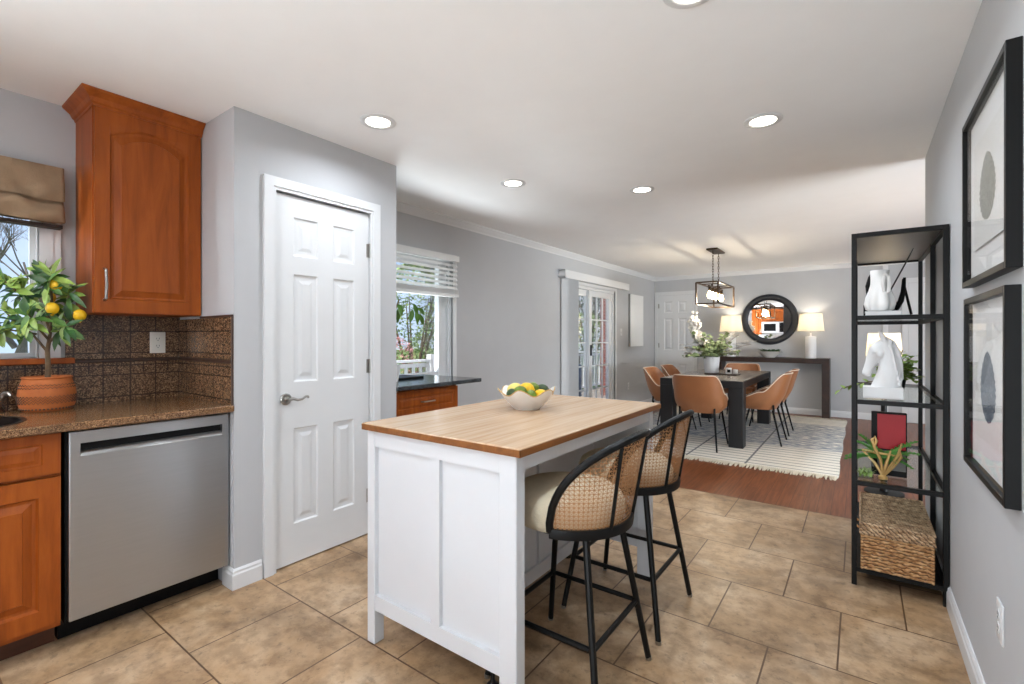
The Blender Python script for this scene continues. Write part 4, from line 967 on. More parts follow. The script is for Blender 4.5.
# table pieces
TT = .761
m = MB(); m.box((-.20, -.14, 0), (.20, .14, .012), .003); tag(m.build('tray', M['espresso'], None, (-1.48, 6.78, TT), smooth=False), 'low dark wooden tray in the middle of the dining table', 'tray')
random.seed(21)
t = thing('flower_vase', 'white tapered vase of eucalyptus and white flowers on the dining table', 'vase', (-1.63, 6.83, TT+.012))
m = MB(); m.lathe([(0, 0), (.085, 0), (.088, .004), (.104, .21), (.108, .215), (.104, .218), (.098, .21), (.082, .012), (0, .01)], 36, fn=lambda a, r, z, p: ((r+.0012*cos(24*a))*cos(a), (r+.0012*cos(24*a))*sin(a), z)); m.build('vase_body', M['plaster'], t)
ms, ml, mf = MB(), MB(), MB()
for k in range(34):
    a = k*2.4+random.uniform(-.3, .3); el = random.uniform(.1, .75) if k % 3 else random.uniform(.7, 1.2); L = random.uniform(.26, .46)
    if cos(a) > .2 and k % 3: L *= 1.2
    p = [Vector((.03*cos(a), .03*sin(a), .2))]
    for i in range(1, 6):
        s = i/5; p.append(Vector((cos(a)*cos(el)*L*s, sin(a)*cos(el)*L*s, .2+.06*s+L*sin(el)*s-.10*s*s*cos(el))))
    ms.tube(p, .0025, 4)
    if k % 4 != 1:
        for i in range(2, 16):
            s = i/15*5; j = min(int(s), 4); q = p[j].lerp(p[j+1], s-j); b = random.uniform(0, 2*PI)
            ml.leaf(q, (cos(b), sin(b), random.uniform(-.2, .6)), random.uniform(.05, .075), random.uniform(.042, .056), .2, (random.uniform(-.5, .5), -.7, random.uniform(.2, 1)))
    else:
        for i in range(7):
            q = p[5].lerp(p[2], i/7*.7)+Vector((random.uniform(-.03, .03), random.uniform(-.03, .03), random.uniform(-.01, .05)))
            for b in range(5): mf.leaf(q, (cos(b*1.257+i), sin(b*1.257+i), .5), .05, .042, .3)
for k in range(13):      # tall blossom sprays to the left
    a = PI*.80+k*.11; p = [Vector((0, 0, .2)), Vector((.12*cos(a), .12*sin(a), .36)), Vector((.26*cos(a), .2*sin(a), .44+.03*k))]
    ms.tube(p, .002, 4)
    for i in range(9):
        q = p[1].lerp(p[2], .1+i/9)+Vector((random.uniform(-.03, .03), random.uniform(-.03, .03), random.uniform(-.02, .03)))
        for b in range(5): mf.leaf(q, (cos(b*1.257+i), sin(b*1.257+i), .5), .05, .044, .3, (.2, -1, .4))
ms.build('stems', M['bark'], t); ml.build('leaves', M['eucalyptus'], t, recalc=False); mf.build('blossoms', M['petal'], t, recalc=False)
t = thing('candle', 'small white candle with a dark label on the tray beside the flower vase', 'candle', (-1.40, 6.76, TT+.012))
m = MB(); m.lathe([(0, 0), (.036, 0), (.037, .003), (.037, .075), (.034, .077), (.033, .07), (0, .068)], 24); m.build('candle_jar', M['porcelain'], t)
m = MB(); rows = [[(.0378*cos(a), .0378*sin(a), zz) for a in [(-PI/2+.25)+(i-4)*.14 for i in range(9)]] for zz in (.018, .056)]; m.grid(rows); m.build('jar_label', M['blacksat'], t, recalc=False)
m = MB(); m.tube([(0, 0, .068), (.001, 0, .082)], .0012, 5); m.build('wick', M['blacksat'], t)
t = thing('candle', 'small white candle jar farther right on the table tray', 'candle', (-1.335, 6.85, TT+.012))
m = MB(); m.lathe([(0, 0), (.028, 0), (.028, .05), (.025, .052), (.024, .046), (0, .044)], 20); m.build('candle_jar', M['porcelain'], t)
# console
t = thing('console_table', 'long dark brown waterfall console table against the back wall', 'console table', (-1.19, 8.88, 0))
CL, CR = -2.02+1.19, -.375+1.19
m = MB(); m.box((CL, -.17, .845), (CR, .16, .922), .003); m.build('tabletop', M['espresso'], t, smooth=False)
for a, b in ((CL, CL+.10), (CR-.10, CR)): m = MB(); m.box((a, -.168, 0), (b, .158, .845), .003); m.build('leg', M['espresso'], t, smooth=False)
# lamps
def make_lamp(label, loc, e=9):
    t = thing('table_lamp', label, 'lamp', loc, 0, 'pair of console lamps')
    m = MB(); m.lathe([(0, 0), (.074, 0), (.076, .004), (.076, .335), (.072, .345), (.02, .35), (.012, .356), (.012, .40), (0, .40)], 32); m.build('lamp_base', M['plaster'], t)
    m = MB(); m.lathe([(.184, .425), (.153, .708), (.151, .708), (.182, .425), (.184, .425)], 44); m.build('lamp_shade', M['shade'], t)
    m = MB(); m.tube([(.183*cos(2*PI*k/44), .183*sin(2*PI*k/44), .426) for k in range(44)], .003, 6, True); m.tube([(.152*cos(2*PI*k/44), .152*sin(2*PI*k/44), .708) for k in range(44)], .003, 6, True)
    for k in range(3): a = 2*PI*k/3; m.tube([(0, 0, .69), (.152*cos(a), .152*sin(a), .705)], .0015, 4)
    m.tube([(0, 0, .40), (0, 0, .69)], .003, 6); m.build('shade_ring', M['nickel'], t)
    m = MB(); m.ball((0.0, 0, .52), (.03, .03, .042), 14, 10); m.build('bulb', M['bulb'], t)
    l = light('lamp_light', 'POINT', (0, 0, .60), e, (1, .92, .80), shadow_soft_size=.04); l.parent = t
    return t
make_lamp('white column lamp with lit cream shade at the right end of the console', (-.63, 8.88, .922), LAMP_W)
make_lamp('white column lamp with lit cream shade behind the flowers at the console left end', (-1.80, 8.88, .922), LAMP_W)
t = thing('planter_bowl', 'low white bowl of greenery on the console under the mirror', 'bowl', (-1.20, 8.84, .922))
m = MB(); m.lathe([(0, 0), (.07, 0), (.075, .004), (.15, .075), (.19, .10), (.186, .102), (.14, .078), (.07, .012), (0, .012)], 36); m.build('bowl_body', M['porcelain'], t)
m = MB(); random.seed(8)
for k in range(90):
    a = random.uniform(0, 2*PI); r = .12*math.sqrt(random.random()); m.leaf((r*cos(a), r*sin(a), .085), (cos(a), sin(a), random.uniform(.4, 1.4)), random.uniform(.06, .10), .03, .3)
m.build('greenery', M['leafdark'], t, recalc=False)
# mirror
MX, MZ = -1.235, 1.555
t = thing('round_mirror', 'round mirror in a thick dark blue black frame above the console', 'mirror', (MX, YB, MZ))
m = MB(); prof = [(.322, .012), (.322, .03), (.332, .045), (.352, .055), (.385, .058), (.412, .050), (.425, .03), (.427, 0), (.322, 0)]
m.lathe(prof, 72, fn=lambda a, r, z, p: ((r+(.004*sin(36*a) if r > .41 else 0))*cos(a), (r+(.004*sin(36*a) if r > .41 else 0))*sin(a), z)); m.xf(Matrix.Rotation(PI/2, 4, 'X'))
m.build('frame', plain('dark navy black frame', (22, 25, 34), .35, var=.25, vscale=20, bmp=.2, bscale=40), t)
m = MB(); m.lathe([(0, .010), (.326, .010), (.326, .016), (0, .016)], 64); m.xf(Matrix.Rotation(math.radians(1.1), 4, 'Z') @ Matrix.Rotation(PI/2, 4, 'X')); m.build('mirror_glass', M['mirror'], t, smooth=False)
# pendant lantern
PXC, PY_A, PY_B = -1.535, 6.20, 7.10; PW = .13; PZ0, PZ1 = 1.672, 1.94
t = thing('pendant_lantern', 'bronze open frame lantern with glowing bulbs hung over the dining table', 'pendant light', (PXC, (PY_A+PY_B)/2, H))
L2 = (PY_B-PY_A)/2; za, zb = PZ0-H, PZ1-H; b = .009
m = MB()
for x in (-PW, PW):
    for y in (-L2, L2): m.box((x-b, y-b, za), (x+b, y+b, zb))
    for zz in (za, zb): m.box((x-b+.0005, -L2+b, zz-b), (x+b-.0005, L2-b, zz+b))
for y in (-L2, L2):
    for zz in (za, zb): m.box((-PW+b, y-b+.0005, zz-b), (PW-b, y+b-.0005, zz+b))
m.box((-PW, -.2, zb-.006), (PW, -.185, zb+.006)); m.box((-PW, .185, zb-.006), (PW, .2, zb+.006)); m.box((-.012, -L2*.8, zb-.05), (.012, L2*.8, zb-.03)); m.box((-.01, -.2, zb-.04), (.01, -.185, zb)); m.box((-.01, .185, zb-.04), (.01, .2, zb)); m.build('frame', M['bronze'], t, smooth=False)
m = MB(); m.box((-.07, -.21, -.022), (.07, .21, 0), .006); m.build('canopy', M['bronze'], t, smooth=False)
for y in (-.15, .15):
    m = MB(); n = 12
    for k in range(n):
        zc = -.035-k*(-zb-.05)/n-.01; R = []
        for i in range(12):
            a = 2*PI*i/12; u, w = .009*cos(a), .024*sin(a); R.append((u if k % 2 else 0, y+(0 if k % 2 else u), zc+w))
        m.tube(R, .0028, 5, True)
    m.tube([(0, y, -.02), (0, y, -.035)], .004, 6); m.tube([(0, y, zb+.02), (0, y, zb-.03)], .004, 6); m.build('chain', M['bronze'], t)
for k in range(5):
    y = -.32+k*.16
    m = MB(); m.lathe([(0, zb-.045), (.016, zb-.045), (.018, zb-.05), (.018, zb-.095), (.014, zb-.1), (0, zb-.1)], 16, (0, y, 0)); so = m.build('socket', M['bronze'], t)
    m = MB(); m.lathe([(.012, zb-.1), (.018, zb-.115), (.03, zb-.15), (.028, zb-.175), (.015, zb-.192), (0, zb-.195)], 16, (0, y, 0)); m.build('bulb', M['bulb'], so)
    l = light('pendant_bulb_light', 'POINT', (0, y, zb-.21), PEND_W, (1, .86, .66), shadow_soft_size=.03); l.parent = t
# canvas
t = thing('canvas_panel', 'tall blank white canvas on the wall between the patio door and the corner', 'canvas', (XL+.001, 8.05, 1.545))
m = MB(); m.box((.035, -.30, -.45), (.037, .30, .45)); m.build('canvas', M['paper'], t, smooth=False)
m = MB(); m.box((.0, -.302, -.452), (.036, .302, .452), .002); m.build('stretcher', plain('canvas edge greyed as shade', (128, 128, 127), .8), t, smooth=False)  # stretcher darkened: the shade on the canvas side is put into its colour
# corner floor lamp beyond the black shelf
t = thing('floor_lamp', 'lit cream drum lamp on a dark post seen through the black shelf', 'lamp', (.155, 4.85, 0))
m = MB(); m.lathe([(0, 0), (.13, 0), (.13, .012), (.03, .02), (.022, .05), (.018, 1.05), (0, 1.06)], 28, (.0, 0, 0)); m.build('post', M['black'], t)
m = MB(); m.lathe([(.118, 1.10), (.104, 1.285), (.102, 1.285), (.116, 1.10), (.118, 1.10)], 36); m.build('lamp_shade', M['shade'], t)
m = MB(); m.ball((0, 0, 1.15), (.025, .025, .035), 12, 8); m.tube([(0, 0, 1.05), (0, 0, 1.12)], .008, 8); m.build('bulb', M['bulb'], t)
l = light('lamp_light', 'POINT', (0, 0, 1.22), 5, (1, .84, .62), shadow_soft_size=.03); l.parent = t

# ================================================================== RIGHT WALL: SHELF, PRINTS
SX0, SX1, SY0, SY1 = -.035, .334, 2.965, 4.15; b = .022
t = thing('shelving_unit', 'tall black metal shelving unit with glass shelves against the right wall', 'shelf', (SX0, SY0, 0))
w, L = SX1-SX0, SY1-SY0; TOPZ = 1.775
for x, y, lb in ((0, 0, None), (w-b, 0, None), (0, L-b, None), (w-b, L-b, None), (w-b, .50, None)):
    m = MB(); m.box((x, y, 0), (x+b, y+b, TOPZ), .002); m.build('post', M['black'], t, smooth=False)
LV = (.07, .505, .915, 1.338)
for k, zz in enumerate(LV+(TOPZ-.022,)):
    m = MB()
    m.box((b, .001, zz), (w-b, b-.001, zz+.022)); m.box((b, L-b+.001, zz), (w-b, L-.001, zz+.022))
    m.box((.001, b, zz), (b-.001, L-b, zz+.022)); m.box((w-b+.001, b, zz), (w-.001, L-b, zz+.022)); m.build('rail', M['black'], t, smooth=False)
    if k in (0, 4): m = MB(); m.box((b*.5, b*.5, zz+.012), (w-b*.5, L-b*.5, zz+.019)); m.build('panel', plain('dark grey sheet metal', (62, 62, 63), .35, .3, var=.05) if k else M['blacksat'], t, smooth=False)
    else: m = MB(); m.box((b*.6, b*.6, zz+.014), (w-b*.6, L-b*.6, zz+.022)); m.build('glass_shelf', M['shelfglass'], t, smooth=False)
S1z, S2z, S3z, S0z = LV[1]+.022, LV[2]+.022, LV[3]+.022, LV[0]+.0195
# basket
t = thing('wicker_basket', 'lidded water hyacinth basket on the bottom of the black shelving unit', 'basket', (.143, 3.255, S0z))
def woven(m, fx, u0, u1, v0, v1, su=.026, sv=.013, amp=.0062):
    nu = int((u1-u0)/su*4); nv = int((v1-v0)/sv*3)
    m.grid([[fx(u0+(u1-u0)*i/nu, v0+(v1-v0)*j/nv, amp*(sin(PI*(u0+(u1-u0)*i/nu)/su)*(1 if int((j-.01)//3) % 2 else -1))*abs(sin(PI*j/3+.5))) for i in range(nu+1)] for j in range(nv+1)])
bw, bl, bh = .134, .285, .178
m = MB()
woven(m, lambda u, v, d: (u, -bl-d, v), -bw, bw, .0, bh-.002); woven(m, lambda u, v, d: (u, bl+d, v), -bw, bw, .0, bh-.002)
woven(m, lambda u, v, d: (-bw-d, u, v), -bl, bl, .0, bh-.002); woven(m, lambda u, v, d: (bw+d, u, v), -bl, bl, .0, bh-.002)
m.box((-bw+.004, -bl+.004, 0), (bw-.004, bl-.004, .01))
for x in (-bw, bw):
    for y in (-bl, bl): m.tube([(x, y, 0), (x, y, bh-.002)], .007, 8)
m.tube([(-bw, -bl, .006), (bw, -bl, .006), (bw, bl, .006), (-bw, bl, .006)], .006, 8, True); m.build('basket_body', M['wicker'], t, angle=70)
m = MB(); q = bw+.006; ql = bl+.006
woven(m, lambda u, v, d: (u, v, bh+.052+d), -q, q, -ql, ql, .012, .014, .003)
woven(m, lambda u, v, d: (u, -ql-d, v), -q, q, bh, bh+.05); woven(m, lambda u, v, d: (u, ql+d, v), -q, q, bh, bh+.05); woven(m, lambda u, v, d: (-q-d, u, v), -ql, ql, bh, bh+.05); woven(m, lambda u, v, d: (q+d, u, v), -ql, ql, bh, bh+.05)
for zz in (bh+.003, bh+.05): m.tube([(-q, -ql, zz), (q, -ql, zz), (q, ql, zz), (-q, ql, zz)], .007, 8, True)
m.build('lid', M['wickertop'], t, angle=70)
m = MB(); m.tube([(-bw-.004, -.06, .13), (-bw-.03, -.05, .14), (-bw-.032, 0, .145), (-bw-.03, .05, .14), (-bw-.004, .06, .13)], .007, 8); m.build('handle', M['wicker'], t)
# third level: books / art box, twig plant, glass box
t = thing('art_book', 'black framed red and grey book standing behind the fern on the shelf', 'book', (.122, 3.17, S1z))
m = MB(); m.box((-.073, 0, 0), (.073, .035, .33), .002); m.build('cover', M['blacksat'], t, smooth=False)
m = MB(); m.box((-.048, -.0015, .14), (.068, .0, .322)); m.build('front_picture', M['red'], t, smooth=False)
m = MB(); m.box((-.048, -.0015, .03), (.068, .0, .132)); m.build('caption_band', M['grey'], t, smooth=False)
t = thing('fern_sculpture', 'green fern in a pale gold forked wooden holder in front of the red book', 'plant', (.095, 3.085, S1z))
m = MB()
m.lathe([(0, 0), (.02, 0), (.02, .012), (.01, .02), (0, .02)], 14)
for pts in ([(0, 0, .015), (-.035, 0, .08), (-.085, .01, .135)], [(0, 0, .015), (-.01, -.01, .1), (-.035, -.02, .16), (-.045, -.02, .20), (-.035, -.02, .215), (-.027, -.02, .195), (-.035, -.02, .16)], [(0, 0, .015), (.03, 0, .07), (.06, .0, .13), (.075, 0, .19)], [(0, 0, .015), (.045, .01, .07), (.072, .0, .12), (.062, .0, .17)], [(-.085, .01, .135), (-.03, 0, .13), (.05, .0, .125)], [(0, 0, .02), (.015, -.015, .09), (.03, -.01, .15)]):
    m.tube(pts, [.007]*(len(pts)-1)+[.004], 7)
m.build('holder', M['gold'], t)
m = MB(); random.seed(31)
for k in range(20):
    a = k*2.4; p0 = Vector((.0, .03, .10)); d = Vector((cos(a), .22*sin(a), random.uniform(.15, 1.0))); L = random.uniform(.10, .165)
    for s in range(1, 9):
        q = p0+d*(L*s/8)-Vector((0, 0, .05*(s/8)**2)); sd_ = Vector((-d.y, d.x, 0)).normalized()
        for e in (-1, 1): m.leaf(q, d*.7+sd_*e, .055*(1-.07*s), .010, .2, (0, -.9, .4))
m.build('fronds', plain('fresh fern green', (88, 146, 66), .5, var=.3, vscale=14), t, recalc=False)
t = thing('glass_box', 'small clear glass box with moss at the left of the fern on the shelf', 'terrarium', (.022, 3.09, S1z))
m = MB(); m.box((-.035, -.05, 0), (.035, -.047, .10)); m.box((-.035, .047, 0), (.035, .05, .10)); m.box((-.035, -.047, 0), (-.032, .047, .10)); m.box((.032, -.047, 0), (.035, .047, .10)); m.box((-.032, -.047, 0), (.032, .047, .004)); m.build('glass_case', M['shelfglass'], t, smooth=False)
m = MB(); random.seed(4)
for k in range(70): a = random.uniform(0, 6.28); m.leaf((random.uniform(-.026, .026), random.uniform(-.04, .04), .005), (cos(a)*.5, sin(a)*.5, 1), random.uniform(.02, .055), .008, .3)
m.build('moss', M['leaflight'], t, recalc=False)
# second level: horse bust and ivy
t = thing('horse_bust', 'white horse head bust on a square base on the second glass shelf', 'sculpture', (.095, 3.11, S2z))
m = MB(); m.box((-.082, -.048, 0), (.082, .048, .06), .003); m.build('plinth', M['plaster'], t, smooth=False)
m = MB()
def loft(m, secs, n=18):
    """secs: (x, z, half-length along the section, half-width in y, angle of the section axis)"""
    rows = []
    for x, zz, h_, wy, an in secs:
        rows.append([(x+h_*cos(2*PI*k/n)*cos(an), wy*sin(2*PI*k/n), zz+h_*cos(2*PI*k/n)*sin(an)) for k in range(n)])
    V = m.grid(rows, True); m.bm.faces.new(V[0][::-1]); m.bm.faces.new(V[-1])
loft(m, [(.012, .058, .064, .044, 0), (.020, .10, .058, .041, .08), (.026, .15, .050, .037, .22), (.024, .20, .044, .033, .42), (.014, .245, .040, .030, .70), (.002, .278, .034, .027, 1.0), (-.006, .298, .02, .018, 1.2)])
loft(m, [(.006, .300, .016, .016, -.30), (-.004, .278, .034, .027, -.28), (-.020, .246, .040, .031, -.30), (-.036, .214, .033, .026, -.34), (-.050, .180, .024, .019, -.36), (-.060, .152, .0205, .0165, -.38), (-.066, .132, .021, .018, -.36), (-.069, .117, .018, .017, -.3), (-.071, .110, .008, .008, -.3)])
for s in (-1, 1):
    m.tube([(.004, s*.017, .295), (-.002, s*.020, .318), (-.010, s*.021, .338), (-.012, s*.02, .346)], [.011, .012, .007, .002], 8)
    m.ball((-.040, s*.027, .232), (.008, .006, .006), 10, 6); m.ball((-.012, s*.021, .232), (.022, .013, .026), 12, 8); m.ball((-.080, s*.012, .128), (.005, .005, .005), 8, 5)
m.tube([(.010, 0, .312), (.040, 0, .285), (.058, 0, .235), (.070, 0, .175), (.076, 0, .10)], [.008, .013, .014, .012, .008], 8)
for k in range(7): m.tube([(.034+.007*k, -.010, .300-.032*k), (.030+.006*k, -.026, .272-.032*k), (.040+.005*k, -.034, .235-.028*k)], [.006, .008, .002], 6)
o = m.build('head', M['plaster'], t, angle=75)
md = o.modifiers.new('r', 'REMESH'); md.mode = 'VOXEL'; md.voxel_size = .0028; md.use_smooth_shade = True
md = o.modifiers.new('s', 'SMOOTH'); md.iterations = 2; md.factor = .5
t = thing('ivy_plant', 'trailing green ivy in a dark pot behind the white horse bust', 'plant', (.15, 3.36, S2z))
m = MB(); m.lathe([(0, 0), (.04, 0), (.052, .07), (.055, .09), (.05, .09), (.045, .07), (0, .07)], 24); m.build('pot', M['blacksat'], t)
m = MB(); random.seed(9)
ml = MB()
for k in range(44):
    a = random.uniform(-1.2, 1.2) if k % 3 else random.uniform(0, 2*PI); L = random.uniform(.06, .13)*(1.2 if k % 5 == 0 else 1); d = Vector((.8*cos(a), .6*sin(a), random.uniform(.0, 1.3)))
    p = [Vector((0, 0, .08)), Vector((0, 0, .08))+d*L*.5+Vector((0, 0, .03)), Vector((0, 0, .08))+d*L]
    m.tube(p, .0018, 4)
    for i in range(5): q = p[1].lerp(p[2], i/4); b2 = random.uniform(0, 6.28); ml.leaf(q, (cos(b2), sin(b2), random.uniform(-.3, .6)), .038, .03, .2)
p = [Vector((-.02, -.02, .08)), Vector((-.1, -.06, .07)), Vector((-.17, -.10, .055)), Vector((-.23, -.18, .035)), Vector((-.235, -.24, .03))]
m.tube(p, .002, 4)
for i in range(9): q = p[1].lerp(p[2], i/4) if i < 4 else p[2].lerp(p[4], (i-4)/4); ml.leaf(q, (-.6+.2*(i % 3), cos(i), .5*sin(i*2)), .04, .022, .2)
m.build('stems', M['bark'], t); ml.build('leaves', M['leaflight'], t, recalc=False)
# top glass shelf: book, vase, figurine, plate on an easel
t = thing('book', 'flat white book under the sculptural white vase on the top glass shelf', 'book', (.095, 3.10, S3z))
m = MB(); m.box((-.072, -.09, .003), (.068, .09, .020)); m.build('pages', M['paper'], t, smooth=False)
m = MB(); m.box((-.075, -.093, 0), (.072, .093, .003)); m.box((-.075, -.093, .020), (.072, .093, .023)); m.box((.069, -.093, .003), (.072, .093, .020)); m.build('cover', M['vblind'], t, smooth=False)
t = thing('sculptural_vase', 'white vase shaped with soft drooping folds and a loop handle on the top shelf', 'vase', (.082, 3.10, S3z+.023))
def fold(a, r, z, p):
    k = max(0, 1-z/.17); rr = r*(1.06+.17*k*cos(6*a+.6)*min(1, z/.02+.3)); return (rr*cos(a), rr*sin(a)*.9, z)
m = MB(); m.lathe([(0, 0), (.036, 0), (.05, .012), (.056, .04), (.052, .075), (.042, .11), (.036, .14), (.036, .17), (.038, .212), (.036, .213), (.033, .17), (.03, .12), (0, .1)], 50, fn=fold); m.build('vase_body', M['porcelain'], t, angle=80)
m = MB(); m.tube([(.024, -.026, .19), (.034, -.040, .175), (.038, -.044, .14), (.034, -.042, .10), (.024, -.034, .09), (.016, -.038, .10), (.012, -.040, .14), (.018, -.036, .175)], .0085, 8, True); m.build('handle', M['porcelain'], t)
t = thing('figurine', 'black abstract figurine on a flat base behind the white vase', 'sculpture', (.10, 3.60, S3z))
m = MB(); m.box((-.085, -.03, 0), (.085, .03, .022), .004); m.build('plinth', M['blacksat'], t, smooth=False)
m = MB(); m.tube([(-.06, 0, .02), (-.066, 0, .08), (-.05, 0, .15), (-.062, 0, .2), (-.045, 0, .25), (-.035, 0, .285)], [.024, .018, .02, .013, .017, .008], 10); m.tube([(-.045, 0, .25), (-.02, 0, .262), (-.015, 0, .22), (-.05, 0, .19)], .008, 8); m.build('figure', M['blacksat'], t)
t = thing('plate_easel', 'black curved display easel on the top glass shelf, right of the vase', 'easel', (.140, 3.215, S3z))
m = MB(); pts = [(-.055, 0, .0), (-.062, 0, .03), (-.045, 0, .018), (-.02, 0, .014), (.01, 0, .03), (.032, 0, .07), (.042, 0, .12), (.046, 0, .19)]
for s in (-.03, .03): m.tube([(x, s, zz+.010) for x, y, zz in pts], [.006, .010, .012, .014, .015, .012, .009, .006], 8)
m.tube([(.0, -.03, .025), (.0, .03, .025)], .007, 8); m.tube([(.044, -.03, .17), (.044, .03, .17)], .006, 8); m.tube([(.044, 0, .17), (.075, 0, .01)], .006, 8); m.build('stand', M['blacksat'], t)
m = MB(); m.lathe([(0, 0), (.12, 0), (.163, .003), (.164, .0055), (.12, .003), (0, .003)], 48); m.xf(Matrix.Translation((.160, 3.215, S3z+.200)) @ Matrix.Rotation(math.radians(24), 4, 'Y') @ Matrix.Rotation(-PI/2, 4, 'Y') )
tag(m.build('display_plate', M['blacksat']), 'thin black plate leaning edge on in the easel on the top shelf', 'plate')
# prints
def print_frame(label, yc, zc, w, h, mat, tilt, L):
    t = thing('framed_print', label, 'framed picture', (XR, yc, zc)); d = .032
    m = MB(); b = .020
    for y0, y1, z0, z1 in ((-w/2, -w/2+b, -h/2, h/2), (w/2-b, w/2, -h/2, h/2), (-w/2+b, w/2-b, -h/2, -h/2+b), (-w/2+b, w/2-b, h/2-b, h/2)): m.box((-d, y0, z0), (0, y1, z1), .0012)
    m.build('frame', M['black'], t, smooth=False)
    boxes('mat_board', M['paper'], ((-.010, -w/2+b, -h/2+b), (-.002, w/2-b, h/2-b)), parent=t)
    boxes('paper_sheet', plain('white art paper', (224, 224, 221), .8, var=.006), ((-.0155, -w*.32, -h*.30), (-.0145, w*.32, h*.30)), parent=t)
    m = MB(); n = 28; up, dn = [], []
    for k in range(n+1):
        s = k/n; zz = -L/2+L*s; hw = .105*w/.6*(sin(PI*min(1, max(0, s))**.85))**.6*(1+.08*sin(k*2.3))+.001
        up.append((-.0159, hw+tilt*zz, zz)); dn.append((-.0159, -hw+tilt*zz, zz))
    m.grid([up, [(-.0162, (a[1]+b_[1])/2, a[2]) for a, b_ in zip(up, dn)], dn]); m.build('leaf_print', mat, t, smooth=False, recalc=False)
    boxes('glazing', M['artglass'], ((-.026, -w/2+b, -h/2+b), (-.0245, w/2-b, h/2-b)), parent=t)
print_frame('black framed print of a grey green feather, the upper of two on the right wall', 2.081, 1.727, .654, .592, M['print1'], .05, .215)
print_frame('black framed print of a slate blue feather, the lower of two on the right wall', 2.072, 1.095, .61, .586, M['print2'], .05, .225)

# ================================================================== OUTSIDE
random.seed(14)
struct(boxes('ground', M['grass'], ((-60, -40, -.75), (XL-T-.3, 60, -.7))))
dk = boxes('deck', M['deckfloor'], ((-5.5, 1.6, -.16), (XL-T-.001, 12.5, -.06))); struct(dk)
t = thing('deck_railing', 'white painted railing with square balusters round the deck outside', 'railing', (-5.4, 1.6, -.06))
m = MB(); m.box((-.045, 0, .94), (.045, 10.9, .975)); m.box((-.02, 0, .10), (.02, 10.9, .15)); m.box((-.02, 0, .86), (.02, 10.9, .92)); m.build('rail', M['deck'], t, smooth=False)
for k in range(7): m = MB(); m.box((-.05, k*1.8, 0), (.05, k*1.8+.1, 1.05)); m.build('post', M['deck'], t, smooth=False)
for k in range(75):
    y = .12+k*.143
    if (y+.01) % 1.8 < .13: continue
    boxes('baluster', M['deck'], ((-.018, y, .15), (.018, y+.036, .86)), parent=t)
def bush(label, x, y, r, h, mat, n=900, seed=1, cat='bush', base=-.7):
    random.seed(seed); t = thing('bush', label, cat, (x, y, base)); m = MB()
    for k in range(int(n*2.6)):
        a = random.uniform(0, 2*PI); u = random.uniform(-.2, 1); rr = math.sqrt(max(0, 1-u*u))*random.uniform(.75, 1.05)
        p = (r*rr*cos(a), r*rr*sin(a), h*(.35+.62*u)); m.leaf(p, (random.uniform(-1, 1), random.uniform(-1, 1), random.uniform(-.3, 1)), r*.085, r*.05, .2)
    m.build('foliage', mat, t, recalc=False, smooth=False)
    m = MB()
    for k in range(7): a = k*.9; m.tube([(0, 0, 0), (r*.3*cos(a), r*.3*sin(a), h*.4), (r*.6*cos(a), r*.6*sin(a), h*.75)], [.05, .03, .01], 5)
    m.build('stems', M['bark'], t)
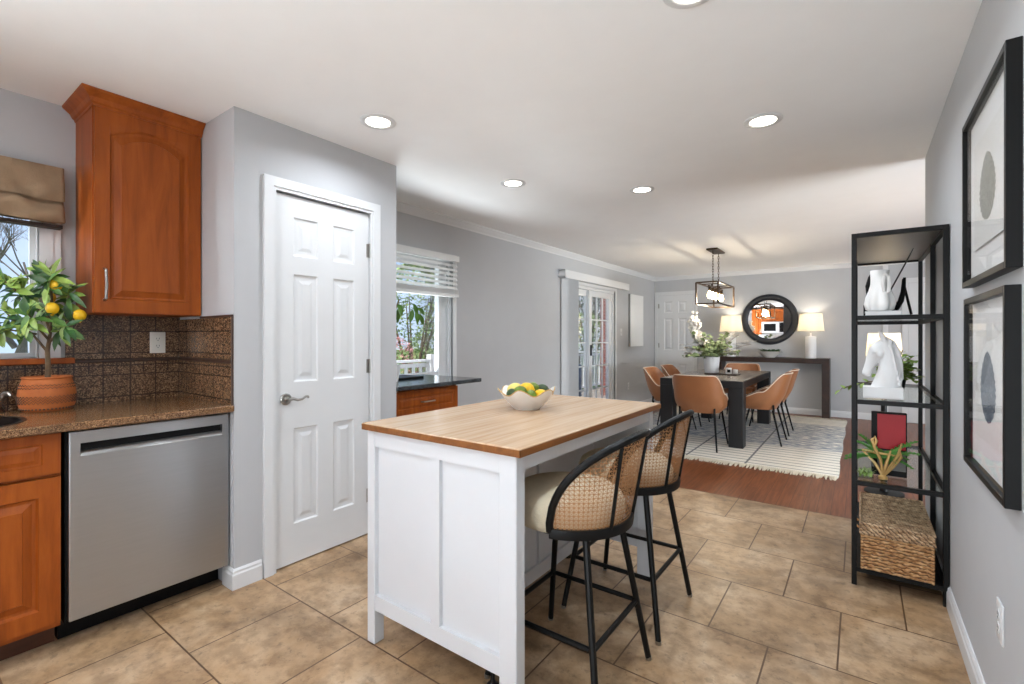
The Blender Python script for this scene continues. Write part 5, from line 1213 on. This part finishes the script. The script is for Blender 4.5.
def bare_tree(label, x, y, h, seed, base=-.7, depth=5, mat='twig', leaf=None):
    random.seed(seed); t = thing('bare_tree', label, 'tree', (x, y, base)); m = MB(); ml = MB()
    def br(p, d, L, r, lv):
        q = p+d*L*.5+Vector((random.uniform(-.05, .05), random.uniform(-.05, .05), 0))*L; e_ = q+d*L*.5
        m.tube([p, q, e_], [r, r*.85, r*.65], 5 if lv > 2 else 3)
        if lv == 0:
            if leaf:
                for k in range(3): ml.leaf(e_, (random.uniform(-1, 1), random.uniform(-1, 1), random.uniform(-.5, 1)), .16, .1, .2)
            return
        for k in range(random.choice((3, 3, 4))):
            a = random.uniform(0, 2*PI); sp = random.uniform(.45, .95); ax = Vector((cos(a), sin(a), .25)).normalized()
            nd = (d+ax*sp).normalized(); br(p+d*L*random.uniform(.55, 1), nd, L*random.uniform(.58, .78), r*.55, lv-1)
    br(Vector((0, 0, 0)), Vector((0, 0, 1)), h*.33, h*.014, depth); m.build('branches', M[mat], t, recalc=False)
    if leaf: ml.build('buds', leaf, t, recalc=False, smooth=False)
bare_tree('bare tree against the blue sky outside the sink window', -15, 2.0, 7.2, 2, depth=6)
bare_tree('bare tree beyond the deck outside the desk window', -16, 15.2, 8, 5, leaf=M['bush'])
bare_tree('leafing tree beyond the deck left of the patio door view', -15, 24, 9, 6, leaf=M['bush'])
bare_tree('leafing tree beyond the deck at the centre of the patio door view', -13, 25.5, 8.5, 8, leaf=M['bushdk'])
bush('round pale green bush outside the desk window', -10.5, 9.5, 1.35, 4.2, M['bush'], 1300, 3)
bush('low pink blossoming bush at the left of the desk window view', -8.2, 6.95, .55, 2.0, M['blossom'], 600, 4)
bush('wide green bush behind the railing in the desk window', -12.8, 13.0, 1.4, 2.6, M['bush'], 1000, 7)
bush('tall evergreen behind the deck in the patio door view', -9.7, 19.2, 1.7, 5.2, M['bushdk'], 1300, 5)
bush('green bush behind the railing in the patio door view', -8.1, 15.6, 1.1, 2.9, M['bush'], 900, 6)
bush('evergreen at the left edge of the patio door view', -12.4, 17.0, .9, 4.0, M['bushdk'], 1000, 8)
bush('low hedge in front of the bare tree outside the sink window', -11.5, 1.6, 1.0, 1.5, M['bushdk'], 600, 9)
tag(boxes('brick_pillar', M['brick'], ((-4.80, 10.0, -.06), (-4.60, 10.2, 3.0))), 'red brick pillar on the deck at the right of the patio door', 'pillar')
t = thing('covered_grill', 'blue grey covered grill on the deck at the left of the patio door', 'grill', (-4.75, 8.05, -.06))
m = MB(); m.box((-.3, -.4, .05), (.3, .4, .78), .03, 2); m.box((-.26, -.36, .78), (.26, .36, 1.02), .09, 3); m.build('cover', plain('blue grey grill cover', (74, 92, 118), .7), t)
for x in (-.25, .25):
    for y in (-.35, .35): m = MB(); m.tube([(x, y-.015, .05), (x, y+.015, .05)], .05, 14); m.build('wheel', M['blacksat'], t)
